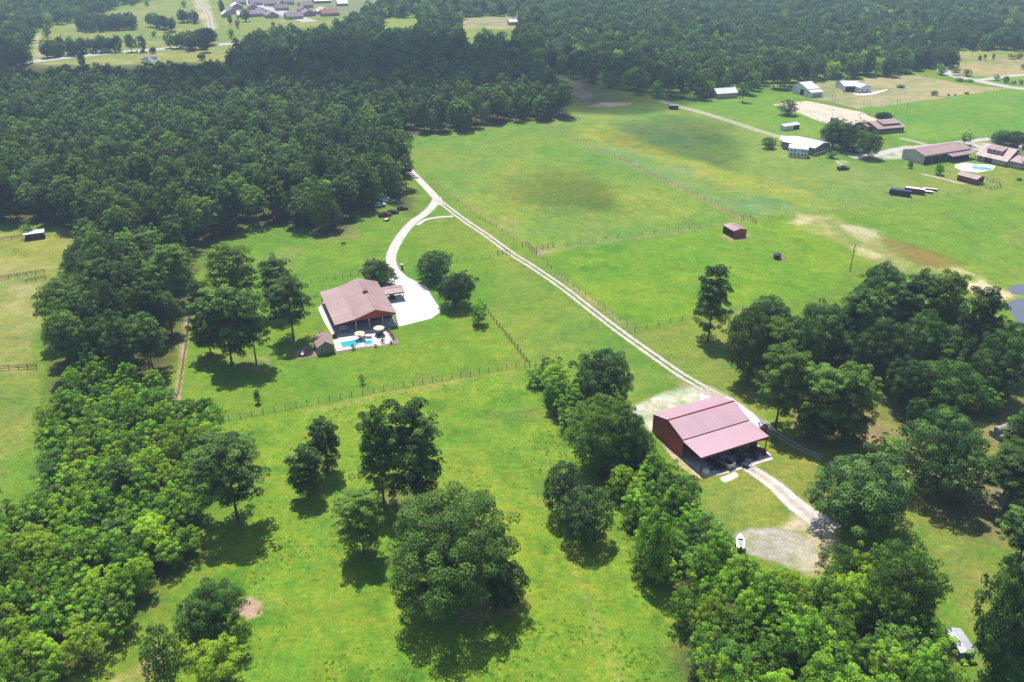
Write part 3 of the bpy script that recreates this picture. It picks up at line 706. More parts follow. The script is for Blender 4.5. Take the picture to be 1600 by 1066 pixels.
def gn_scatter(name, items, colls, label, cat, seed=1):
    """items: (x,y,h,R,protoindex)"""
    A = np.array(items, float); n = len(A); rng = np.random.default_rng(seed)
    me = bpy.data.meshes.new(name); me.vertices.add(n)
    me.vertices.foreach_set('co', np.stack([A[:,0], A[:,1], np.zeros(n)], 1).ravel().astype(np.float32))
    for nm, typ, val in (('pick', 'INT', A[:,4].astype(np.int32)),):
        at = me.attributes.new(nm, typ, 'POINT'); at.data.foreach_set('value', val)
    at = me.attributes.new('grow', 'FLOAT_VECTOR', 'POINT'); at.data.foreach_set('vector', np.stack([A[:,3], A[:,3], A[:,2]], 1).ravel().astype(np.float32))
    at = me.attributes.new('turn', 'FLOAT_VECTOR', 'POINT'); at.data.foreach_set('vector', np.stack([np.zeros(n), np.zeros(n), rng.random(n)*6.28], 1).ravel().astype(np.float32))
    o = bpy.data.objects.new(name, me); COL.objects.link(o); tag(o, label, cat, kind='stuff')
    ng = bpy.data.node_groups.new(name+'_growth', 'GeometryNodeTree')
    ng.interface.new_socket('Geometry', in_out='INPUT', socket_type='NodeSocketGeometry'); ng.interface.new_socket('Geometry', in_out='OUTPUT', socket_type='NodeSocketGeometry')
    N = ng.nodes; gi = N.new('NodeGroupInput'); go = N.new('NodeGroupOutput')
    ci = N.new('GeometryNodeCollectionInfo'); ci.inputs['Collection'].default_value = colls; ci.inputs['Separate Children'].default_value = True; ci.inputs['Reset Children'].default_value = True
    ip = N.new('GeometryNodeInstanceOnPoints'); ip.inputs['Pick Instance'].default_value = True
    def att(nm, dt):
        a = N.new('GeometryNodeInputNamedAttribute'); a.data_type = dt; a.inputs['Name'].default_value = nm; return a.outputs['Attribute']
    ng.links.new(gi.outputs[0], ip.inputs['Points']); ng.links.new(ci.outputs[0], ip.inputs['Instance'])
    ng.links.new(att('pick', 'INT'), ip.inputs['Instance Index']); ng.links.new(att('grow', 'FLOAT_VECTOR'), ip.inputs['Scale'])
    ng.links.new(att('turn', 'FLOAT_VECTOR'), ip.inputs['Rotation']); ng.links.new(ip.outputs[0], go.inputs[0])
    md = o.modifiers.new('growth', 'NODES'); md.node_group = ng
    return o
def lod_collection():
    c = bpy.data.collections.new('far_tree_kinds')
    def unit(res, i):
        cm, tm, h, R = res; R, h = EXT[cm.name]
        me = bpy.data.meshes.new('tree_mass')
        import bmesh
        bm = bmesh.new(); bm.from_mesh(cm); nf = len(bm.faces); bm.from_mesh(tm)
        for k, f in enumerate(bm.faces): f.material_index = 0 if k < nf else 1
        bmesh.ops.scale(bm, vec=(1/R, 1/R, 1/h), verts=bm.verts); bm.to_mesh(me); bm.free()
        me.materials.append(cm.materials[0]); me.materials.append(M['bark'])
        o = bpy.data.objects.new('far_tree_kind_%02d' % i, me); c.objects.link(o)
    k = 0
    for s_ in (61, 62, 63): unit(make_round(s_, 18, 4.2, .3, 70, (.6, 1.25), 10, .23, 'pine', .25, lod=1, r0=.24), k); k += 1          # 0-2 pines
    for s_ in (64, 65, 66): unit(make_round(s_, 15, 5.5, .06, 90, (.8, 1.6), 7, .25, 'oakleaf', .25, lod=1), k); k += 1   # 3-5
    for s_ in (67, 68): unit(make_round(s_, 11, 4, .05, 80, (.6, 1.2), 8, .22, 'leaf', .3, lod=1, r0=.2), k); k += 1    # 6-7
    return c

# ------------------------------------------------------------------ fences
def rod(name, parent, pts, r, mat, n=5):
    mb = MB()
    for a, b in zip(pts[:-1], pts[1:]): mb.cyl(a, b, r, r, n)
    return mb.build(name, mat, parent, recalc=False)
POSTS = {}
def fence(px, sp, h, rails, label, pm='wood_dark', rm='steel_grey', pr=.06, rr=.018, flat=False, group=None, name='fence', world=False, jit=.1, boards=False):
    P = px if world else GP(px)
    root = empty(name, (P[0][0], P[0][1], 0), 0, label, 'fence', group)
    pts = []; 
    for a, b in zip(P[:-1], P[1:]):
        L = hypot(b[0]-a[0], b[1]-a[1]); n = max(1, round(L/sp))
        for i in range(n): pts.append((a[0]+(b[0]-a[0])*i/n-P[0][0], a[1]+(b[1]-a[1])*i/n-P[0][1]))
    pts.append((P[-1][0]-P[0][0], P[-1][1]-P[0][1]))
    if len(pts) > 99: pts = pts[::2] if len(pts) < 198 else pts[::3]
    key = (round(h, 2), pr, pm)
    if key not in POSTS:
        o = MB().cyl((0,0,-.2), (0,0,h), pr, pr*.9, 7).build('post', M[pm]); POSTS[key] = o.data; bpy.data.objects.remove(o)
    for q in pts:
        c = bpy.data.objects.new('post', POSTS[key]); COL.objects.link(c); c.parent = root
        c.location = (q[0], q[1], random.uniform(-jit, jit)*.6); c.rotation_euler = (random.gauss(0, .02), random.gauss(0, .02), 0)
    for z in rails:
        mb = MB()
        for a, b in zip(pts[:-1], pts[1:]):
            if boards:
                d = V((b[0]-a[0], b[1]-a[1], 0)).normalized(); nn = V((-d.y, d.x, 0))*.03 + V((-d.y, d.x, 0))*pr
                n2 = V((-d.y, d.x, 0))*pr
                mb.add([(a[0]+n2.x,a[1]+n2.y,z-.07),(b[0]+n2.x,b[1]+n2.y,z-.07),(b[0]+n2.x,b[1]+n2.y,z+.07),(a[0]+n2.x,a[1]+n2.y,z+.07),
                        (a[0]+nn.x,a[1]+nn.y,z-.07),(b[0]+nn.x,b[1]+nn.y,z-.07),(b[0]+nn.x,b[1]+nn.y,z+.07),(a[0]+nn.x,a[1]+nn.y,z+.07)],
                       [(0,1,2,3),(7,6,5,4),(3,2,6,7),(4,5,1,0)])
            else: mb.cyl((a[0],a[1],z), (b[0],b[1],z), rr, rr, 4)
        mb.build('board' if boards else 'rail', M[rm], root, recalc=False)
    return root
def build_fences():
    wire = dict(pm='wood_grey', rm='steel_grey', pr=.07, rr=.014)
    fence([(340,660),(480,633),(600,610),(820,572)], 2.5, 1.45, (.45,.95,1.4), 'wood post and wire fence along the near edge of the house lawn', pm='wood_dark', rm='wood_grey', pr=.07, rr=.028)
    fence([(763,490),(795,530),(828,572)], 2.4, 1.5, (.45,.9,1.3), 'dark post fence running down from the small tree to the lawn corner', pm='wood_dark', rm='wood_dark', pr=.09, rr=.035)
    fence([(486,442),(560,430),(609,423)], 2.5, 1.5, (.5,1.0,1.45), 'wire fence behind the porch house, left of the driveway gate', **wire)
    fence([(631,426),(648,421),(700,412),(792,399)], 3.0, 1.4, (.5,1.0,1.35), 'thin wire fence right of the driveway gate, behind the round oaks', **wire)
    fence([(668,279),(750,340),(832,392)], 4.5, 1.3, (.5,.9,1.2), 'wire fence along the left edge of the striped hay field', **wire)
    fence([(852,193),(960,245),(1060,292),(1168,345)], 4.5, 1.35, (.5,.9,1.25), 'long wire fence between the hay field and the mottled pasture', **wire)
    fence([(838,392),(866,387),(965,372),(1060,361),(1128,352)], 5, 1.5, (.5,.9,1.3), 'wire fence along the near edge of the hay field', **wire)
    fence([(838,394),(868,428),(925,471),(992,518)], 4, 1.4, (.5,.9,1.3), 'wire fence beside the two-track drive, left side of the small paddock', **wire)
    fence([(992,518),(1047,504),(1120,492),(1180,481)], 4, 1.5, (.5,.9,1.35), 'dark post fence at the near end of the small paddock', pm='wood_dark', rm='wood_grey', pr=.09, rr=.02)
    fence([(1180,346),(1280,333),(1360,321),(1445,312),(1530,298)], 6, 1.4, (.5,.9,1.3), 'long wire fence from the red shelter to the cattle pen', **wire)
    fence([(816,386),(822,384),(832,392),(838,397)], 1.6, 1.9, (.5,1.0,1.5), 'dark timber corner fence where the tracks pass the hay field', pm='wood_dark', rm='wood_dark', pr=.11, rr=.05)
    fence([(838,393),(848,390),(864,386)], 2.2, 1.9, (.6,1.2,1.7), 'dark timber brace fence at the hay field corner', pm='wood_dark', rm='wood_dark', pr=.10, rr=.03)
    fence([(1158,345),(1164,342),(1172,344),(1181,350)], 1.8, 2.0, (.6,1.2,1.7), 'dark timber corner fence behind the red shelter', pm='wood_dark', rm='wood_dark', pr=.11, rr=.04)
    fence([(778,398),(792,397),(797,399)], 2.0, 1.6, (.5,1.1), 'short dark fence beside the gateway of the two-track drive', pm='wood_dark', rm='wood_dark', pr=.1, rr=.04)
    fence([(298,482),(291,540),(282,600),(268,664)], 2.5, 1.5, (.5,1.0,1.4), 'dark post fence along the left side of the house lawn by the bare strip', pm='wood_grey', rm='wood_grey', pr=.08, rr=.03)
    fence([(-40,443),(0,438),(70,427)], 2.5, 1.4, (.5,.9,1.3), 'dark board fence across the dry left field', pm='wood_dark', rm='wood_dark', pr=.09, boards=True)
    fence([(41,443),(72,436)], 2.5, 1.4, (.5,.9,1.3), 'short board fence forming a small pen in the left field', pm='wood_dark', rm='wood_dark', pr=.09, boards=True)
    fence([(-40,581),(0,579),(58,576)], 2.5, 1.4, (.5,.9,1.3), 'dark board fence below the dry left field', pm='wood_dark', rm='wood_dark', pr=.09, boards=True)
    fence([(-40,380),(0,377),(36,372)], 3, 1.3, (.5,.9,1.2), 'overgrown board fence left of the long black shed', pm='wood_grey', rm='wood_grey', pr=.08, boards=True)
    fence([(1345,170),(1465,152),(1580,138)], 8, 1.4, (.5,1.2), 'far wire fence between the tan fields and the bright green field', **wire)
    fence([(1267,156),(1300,165),(1345,174),(1372,186)], 5, 1.5, (.5,1.2), 'fence behind the pink sand arena', **wire)
    fence([(1215,166),(1250,178),(1296,194)], 5, 1.5, (.5,1.2), 'fence along the near side of the pink sand arena', **wire)
    fence([(1395,150),(1450,150),(1468,153)], 7, 1.3, (.5,1.2), 'fence between the two tan fields', **wire)
    fence([(1450,224),(1500,219),(1552,213)], 4, 1.4, (.5,1.2), 'fence behind the tan barn along the drive', **wire)
    fence([(1222,250),(1260,250),(1290,246)], 3.5, 1.5, (.5,1.2), 'post fence in front of the white two-storey building', **wire)
    r = fence([(1282,219),(1310,227),(1345,239)], 3.2, 1.9, (), 'white panel fence running past the dark trees', pm='steel_grey', pr=.1)
    A, B = G(1282,219), G(1345,239); L = hypot(B[0]-A[0], B[1]-A[1]); a = atan2(B[1]-A[1], B[0]-A[0]); n = int(L/3.2)
    for i in range(n):
        mb = MB(); mb.box(.15, L/n-.15, -.03, .03, .1, 1.8)
        p = mb.build('panel', M['white'], r); p.location = (cos(a)*L/n*i, sin(a)*L/n*i, 0); p.rotation_euler = (0, 0, a)
    # cattle pen by the maroon barn
    fence([(1526,290),(1548,297),(1563,293),(1561,286),(1541,283)], 2.4, 1.6, (.4,.8,1.2,1.55), 'grey pipe pen at the end of the maroon barn', pm='wood_grey', rm='wood_grey', pr=.09, rr=.05, name='cattle_pen')
    # driveway gate
    p0, p1 = G(621,424), G(628,424)
    g = empty('gate_post', (*G(628.5,421), 0), 0, 'dark brick gate pillar beside the driveway entrance', 'gate post')
    MB().box(-.3,.3,-.3,.3,0,1.7).build('pillar', M['wood_dark'], g); MB().box(-.36,.36,-.36,.36,1.7,1.82).build('cap', M['white'], g)
    # poles
    for (bx, by, tp, lab, rr) in [(1328,424,382,'tall weathered utility pole in the pasture above the grove',.15),
            (1248,178,160,'thin light pole on the near left edge of the arena',.09), (1299,190,171,'thin light pole behind the announcer box',.09),
            (1349,165,150,'thin light pole on the far side of the arena',.09), (1397,185,158,'thin light pole right of the arena',.09), (1300,158,137,'thin light pole at the back left of the arena',.09), (1415,182,160,'thin pole furthest right of the arena lights',.09),
            (1518,89,78,'dark utility pole in the far right field',.16)]:
        X, Y = G(bx, by); d = ray(bx, tp); h = HCAM+Y*d[2]/d[1]
        o = empty('utility_pole' if rr > .1 else 'light_pole', (X, Y, 0), .3, lab, 'pole')
        MB().cyl((0,0,-.2),(0,0,h),rr,rr*.7,8).build('pole', M['wood_dark' if rr > .1 else 'steel_grey'], o)
        if rr < .1: MB().cbox(0,0,h,.7,.3,.3).build('lamp', M['silver'], o)
        else: MB().cbox(0,.14,h-.5,.5,.1,.12).build('bracket', M['wood_dark'], o)

# ------------------------------------------------------------------ buildings
def frame(a, b):
    A, B = G(*a), G(*b); return A, atan2(B[1]-A[1], B[0]-A[0]), hypot(B[0]-A[0], B[1]-A[1])
def win(root, x, y, z, wd, ht, side='y-', name='window'):
    """a framed window (part) with its pane (sub-part) on a wall facing side"""
    f = MB(); p = MB(); e = .06
    if side in ('y-', 'y+'):
        s = -1 if side == 'y-' else 1
        for (a0, a1, b0, b1) in ((-wd/2,wd/2,ht-.1,ht),(-wd/2,wd/2,0,.1),(-wd/2,-wd/2+.1,.1,ht-.1),(wd/2-.1,wd/2,.1,ht-.1)):
            f.box(a0, a1, *(sorted((0, s*e))), b0, b1)
        p.box(-wd/2+.1, wd/2-.1, *(sorted((0, s*.03))), .1, ht-.1)
    else:
        s = -1 if side == 'x-' else 1
        for (a0, a1, b0, b1) in ((-wd/2,wd/2,ht-.1,ht),(-wd/2,wd/2,0,.1),(-wd/2,-wd/2+.1,.1,ht-.1),(wd/2-.1,wd/2,.1,ht-.1)):
            f.box(*(sorted((0, s*e))), a0, a1, b0, b1)
        p.box(*(sorted((0, s*.03))), -wd/2+.1, wd/2-.1, .1, ht-.1)
    o = f.build(name, M['white'], root, loc=(x, y, z)); p.build('pane', M['glass'], o); return o
def gable(name, org, ang, w_, d_, eave, ridge, axis, wall, roof, label, cat='building', over=.4, rpos=.5, eave2=None, wallp=True):
    """w_ along local x, d_ along local y (away from the origin corner); ridge along axis"""
    root = empty(name, org, ang, label, cat); e2 = eave if eave2 is None else eave2; t_ = .12
    if axis == 'x':
        ry = d_*rpos; prof = [(0,0),(d_,0),(d_,e2),(ry,ridge),(0,eave)]
        if wallp: MB().xprism(prof, 0, w_).build('wall', wall, root)
        s1 = (ridge-eave)/ry; s2 = (ridge-e2)/(d_-ry); mb = MB(); u = t_+.02
        mb.slab([(-over,-over,eave-s1*over+u),(w_+over,-over,eave-s1*over+u),(w_+over,ry,ridge+u),(-over,ry,ridge+u)], t_)
        mb.slab([(-over,ry,ridge+u),(w_+over,ry,ridge+u),(w_+over,d_+over,e2-s2*over+u),(-over,d_+over,e2-s2*over+u)], t_)
        r = mb.build('roof', roof, root); MB().cyl((-over,ry,ridge+u),(w_+over,ry,ridge+u),.09,.09,6).build('ridge_cap', roof, r)
    else:
        rx = w_*rpos; prof = [(0,0),(w_,0),(w_,e2),(rx,ridge),(0,eave)]
        if wallp: MB().yprism(prof, 0, d_).build('wall', wall, root)
        s1 = (ridge-eave)/rx; s2 = (ridge-e2)/(w_-rx); mb = MB(); u = t_+.02
        mb.slab([(-over,-over,eave-s1*over+u),(rx,-over,ridge+u),(rx,d_+over,ridge+u),(-over,d_+over,eave-s1*over+u)], t_)
        mb.slab([(rx,-over,ridge+u),(w_+over,-over,e2-s2*over+u),(w_+over,d_+over,e2-s2*over+u),(rx,d_+over,ridge+u)], t_)
        r = mb.build('roof', roof, root); MB().cyl((rx,-over,ridge+u),(rx,d_+over,ridge+u),.09,.09,6).build('ridge_cap', roof, r)
    return root
def wallbox(root, name, x0, x1, y0, y1, z0, z1, mat): return MB().box(x0,x1,y0,y1,z0,z1).build(name, mat, root)

HO, HA = (-48.05, 205.15), radians(21.3)
def hloc(x, y, z=0): return (HO[0]+x*cos(HA)-y*sin(HA), HO[1]+x*sin(HA)+y*cos(HA), z)
def build_house():
    R = empty('porch_house', (*HO, 0), HA, 'house with faded maroon metal roof, open porches and a red gable beside the pool', 'house')
    W_, L_, RX, SX = 16.7, 22.8, 11.1, 5.1
    MB().box(-.2, W_+.2, -.3, L_+.2, -.05, .12).build('floor_slab', M['slab'], R)
    # enclosed core
    MB().yprism([(4.2,.12),(W_-.25,.12),(W_-.25,3.85),(RX,5.68),(SX,3.86),(4.2,3.7)], 5.2, L_-.3).build('wall', M['screen_and_shade'], R)
    mb = MB(); o = .45; u = .14
    zl = 3.3-.137*o
    mb.slab([(-o,-o,zl+u),(SX,-o,4.0+u),(SX,L_+o,4.0+u),(-o,L_+o,zl+u)], .12)
    mb.slab([(SX,-o,4.0+u),(RX,-o,5.9+u),(RX,L_+o,5.9+u),(SX,L_+o,4.0+u)], .12)
    mb.slab([(RX,-o,5.9+u),(W_+o*.4,-o,3.95+u),(W_+o*.4,L_+o,3.95+u),(RX,L_+o,5.9+u)], .12)
    rf = mb.build('roof', M['house_roof'], R)
    MB().cyl((RX,-o,5.93+u),(RX,L_+o,5.93+u),.1,.1,6).build('ridge_cap', M['house_roof'], rf)
    c = MB(); c.box(-.55,.55,-.55,.55,-.5,.75); cu = c.build('cupola', M['red_wall_x'], rf, loc=(RX, 12.6, 5.95))
    MB().add([(-.8,-.8,.75),(.8,-.8,.75),(.8,.8,.75),(-.8,.8,.75),(0,0,1.35)], [(0,1,4),(1,2,4),(2,3,4),(3,0,4),(3,2,1,0)]).cyl((0,0,1.3),(0,0,2.1),.04,.02,5).build('cupola_cap', M['house_roof'], cu)
    # red gable front under the roof
    MB().yprism([(4.6,3.45),(W_,3.45),(W_,3.93),(RX,5.86),(SX,3.96),(4.6,3.82)], -.05, .08).build('gable_panel', M['red_wall_x'], R)
    MB().box(-.1,4.6,-.05,.08,3.0,3.3).box(W_-.06,W_+.06,.1,L_,3.6,3.92).box(-.08,.06,.1,L_,2.95,3.22).build('fascia', M['wood_dark'], R)
    for (x, y, zt) in [(0,0,3.0),(5.4,0,3.45),(9.1,0,3.45),(12.9,0,3.45),(W_,0,3.6),(W_,5.2,3.6)] + [(0,4.5*k,2.95) for k in range(1,6)]:
        MB().box(-.1,.1,-.1,.1,0,zt-.12).build('porch_post', M['silver'] if y == 0 and x > 1 else M['wood_dark'], R, loc=(x,y,.12))
    wallbox(R, 'white_wall', W_-.25, W_-.12, 5.3, L_-.5, .12, 3.6, M['white_wall'])
    for x in (6.0, 13.5): win(R, x, 5.2, .9, 1.6, 1.4)
    wallbox(R, 'door', 9.3, 10.3, 5.12, 5.19, .12, 2.2, M['wood_dark'])
    # carport at the right
    C = gable('carport', (*hloc(W_+.6, 15.9)[:2], 0), HA, 5.9, 5.0, 2.7, 3.15, 'x', None, M['house_roof_x'], 'small carport with maroon roof attached to the right of the porch house', 'carport', wallp=False, over=.25)
    for (x, y) in ((5.7,.1),(5.7,4.9),(.3,.1),(.3,4.9)):
        MB().box(-.1,.1,-.1,.1,0,2.68).build('post', M['wood_dark'], C, loc=(x,y,0))
    MB().box(.1,5.6,-.1,.05,2.3,2.68).build('beam', M['wood_dark'], C)
    vehicle('utility_cart', 'small dark cart parked under the carport', 'cart', hloc(W_+3.4, 18.2)[:2], HA+pi/2, 2.6, 1.3, 1.5, 'black', 'cart')
    # pool terrace
    pts = [(-1.9,-2.6),(-1.9,-9.3),(5.0,-9.3),(9.3,-10.1),(13.4,-9.9),(13.2,-5),(13.0,-.32),(-.2,-.32),(-.2,-2.6)]
    tag(MB().prism([hloc(*p)[:2] for p in pts], -.05, .07).build('pool_terrace', M['concrete_bright']), kind='structure')
    bed = [(-2.5,-9.3),(5,-9.32),(9.2,-10.12),(13.42,-9.92),(13.02,-.4),(14.6,-.6),(14.9,-10.9),(9.0,-11.3),(4.8,-10.4),(-2.6,-10.2)]
    tag(MB().prism([hloc(*p)[:2] for p in bed], -.05, .04).build('flower_bed', M['stone_bed']), kind='structure')
    # left bank of the house
    tag(MB().prism([hloc(*p)[:2] for p in [(-.25,22),(-2.0,19.5),(-1.9,10),(-1.3,0),(-.25,-2)]], -.05, .035).build('gravel_strip', M['concrete']), kind='structure')
    def pool(name, x0, x1, y0, y1, label, cat):
        P = empty(name, hloc((x0+x1)/2, (y0+y1)/2), HA, label, cat); a, b = (x1-x0)/2, (y1-y0)/2
        MB().box(-a,a,-b,-b+.25,.07,.2).box(-a,a,b-.25,b,.07,.2).box(-a,-a+.25,-b+.25,b-.25,.07,.2).box(a-.25,a,-b+.25,b-.25,.07,.2).build('coping', M['concrete_bright'], P)
        MB().box(-a+.25,a-.25,-b+.25,b-.25,.06,.12).build('water', M['pool'], P)
        MB().box(-a+.25,-a+1.2,-b+.25,b-.25,.1,.135).build('shallow_step', M['white'], P) if name == 'swimming_pool' else None
    pool('swimming_pool', -1.3, 4.7, -8.2, -4.7, 'blue swimming pool between the pool shed and the porch', 'pool')
    pool('hot_tub', 5.5, 8.2, -8.9, -6.2, 'small square blue spa right of the swimming pool', 'spa')
    def umbrella(x, y, h, r, label):
        U = empty('patio_umbrella', hloc(x, y, .07), random.random(), label, 'umbrella'); mb = MB(); n = 8
        vs = [(0,0,h)]+[(r*cos(2*pi*i/n), r*sin(2*pi*i/n), h-.45) for i in range(n)]+[(r*cos(2*pi*i/n), r*sin(2*pi*i/n), h-.6) for i in range(n)]
        mb.add(vs, [(0,1+i,1+(i+1)%n) for i in range(n)]+[(1+i,9+i,9+(i+1)%n,1+(i+1)%n) for i in range(n)])
        mb.build('canopy', M['cream'], U); MB().cyl((0,0,0),(0,0,h-.02),.04,.03,6).build('pole', M['wood_dark'], U)
        MB().cyl((0,0,0),(0,0,.1),.35,.3,10).build('base', M['black'], U)
    umbrella(5.3, -5.0, 2.4, 1.45, 'cream patio umbrella standing beside the pool end')
    umbrella(10.9, -3.9, 2.5, 1.55, 'cream patio umbrella over the dark dining table')
    t_ = empty('patio_table', hloc(10.9, -5.0, .07), HA, 'dark round dining table below the right-hand umbrella', 'table')
    MB().cyl((0,0,.68),(0,0,.75),.75,.75,14).build('tabletop', M['black'], t_); MB().cyl((0,0,0),(0,0,.68),.08,.08,8).cyl((0,0,0),(0,0,.05),.4,.4,10).build('pedestal', M['black'], t_)
    places = ['on the near left of', 'on the near right of', 'on the far right of', 'on the far left of']
    for k in range(4):
        a = radians(225+90*k); q = hloc(10.9+1.25*cos(a), -5.0+1.25*sin(a), .07)
        c_ = empty('patio_chair', q, HA+a+pi/2, 'dark patio chair %s the dining table' % places[k], 'chair', 'patio chairs')
        chair_parts(c_, 'black')
    for k, (x, y, s_) in enumerate([(5.9,-4.2,'nearer the house'),(7.6,-4.9,'nearer the spa')]):
        Lg = empty('pool_lounger', hloc(x, y, .07), HA+radians(160), 'grey pool lounger right of the pool umbrella, %s' % s_, 'lounger', 'pool loungers')
        MB().box(-.95,.5,-.33,.33,.3,.36).build('bed', M['navy'], Lg); MB().slab([(.5,-.33,.36),(.5,.33,.36),(1.05,.33,.75),(1.05,-.33,.75)],.05).build('backrest', M['navy'], Lg)
        for lx in (-.8,.45):
            for ly in (-.28,.28): MB().cyl((lx,ly,0),(lx,ly,.3),.025,.025,5).build('leg', M['silver'], Lg)
    sofa = empty('porch_sofa', hloc(2.3, 2.6, .12), HA, 'white sofa under the left end of the porch', 'sofa')
    MB().box(-1,1,-.4,.4,.1,.45).build('seat', M['white'], sofa); MB().box(-1,1,.4,.6,.1,.9).build('backrest', M['white'], sofa); MB().box(-1.15,-1,-.4,.6,.1,.65).box(1,1.15,-.4,.6,.1,.65).build('armrest', M['white'], sofa)
    pt = empty('porch_table', hloc(2.6, 1.1, .12), HA, 'dark low table in front of the white porch sofa', 'table')
    MB().box(-.7,.7,-.35,.35,.4,.46).build('tabletop', M['wood_grey'], pt)
    for lx in (-.6,.6):
        for ly in (-.28,.28): MB().box(lx-.04,lx+.04,ly-.04,ly+.04,0,.4).build('leg', M['wood_dark'], pt)
    gr = empty('grill', hloc(-.9, -1.2, .035), HA, 'black grill standing at the left corner of the porch', 'grill')
    MB().box(-.5,.5,-.3,.3,.1,.8).build('cabinet', M['black'], gr); MB().xprism([(-.3,.8),(.3,.8),(.22,1.05),(-.1,1.15),(-.28,1.0)],-.5,.5).build('lid', M['black'], gr)
    # pool shed
    P = gable('pool_shed', (*hloc(-6.8,-9.9)[:2], 0), HA, 4.2, 6.2, 2.4, 3.7, 'y', M['taupe'], M['house_roof'], 'small taupe shed with maroon gable roof left of the pool', 'shed', over=.3)
    win(P, 1.1, 0, 1.0, 1.0, 1.0); MB().box(-.06,.06,-.03,0,0,2.35).build('corner_trim', M['white'], P)
    tk = empty('propane_tank', hloc(-10.6, -8.3), HA+radians(75), 'white propane tank lying on the gravel left of the pool shed', 'tank')
    mb = MB(); L1 = [(-1.1,.05),(-.95,.33),(-.7,.42),(.7,.42),(.95,.33),(1.1,.05)]
    for (a, ra), (b, rb) in zip(L1[:-1], L1[1:]): mb.cyl((a,0,.65),(b,0,.65),ra,rb,12)
    mb.build('tank_body', M['white'], tk, smooth=True)
    for lx in (-.6,.6): MB().box(lx-.08,lx+.08,-.3,.3,0,.3).build('foot', M['concrete'], tk)
    tag(MB().prism([hloc(*p)[:2] for p in [(-12.2,-10.0),(-6.9,-10.4),(-6.9,-3),(-8.5,-4.5),(-11.5,-7)]], -.05, .03).build('gravel_bed', M['stone_bed']), kind='structure')
    for k, (x, y, lab) in enumerate([(2.4,-9.9,'spiky green plant in the bed below the pool'),(10.6,-8.9,'bushy palm-like plant on the terrace right of the spa'),(12.6,-10.5,'small green plant at the outer corner of the flower bed'),(8.2,-10.8,'small round plant in the bed below the spa'),
            (13.8,-3.0,'low green plant near the house end of the right-hand bed'),(14.0,-5.4,'low green plant half way along the right-hand bed'),(13.9,-7.8,'low green plant at the outer end of the right-hand bed')]):
        plant('bush', *hloc(x, y)[:2], 1.1 if k > 1 else 1.7, .6 if k > 1 else .85, lab, var=1, cat='plant', name='garden_plant')
    for k, x in enumerate([-1.0, .3, 1.4, 3.6, 4.6, 6.2, 7.2]):
        st = MB().cyl((0,0,-.05),(0,0,.28),.22,.15,7).build('edging_stone', M['concrete'], loc=hloc(x, -9.8-.1*(k>4)))
        tag(st, 'rounded pale stone edging the flower bed below the pool', 'stone', 'stones edging the flower bed')

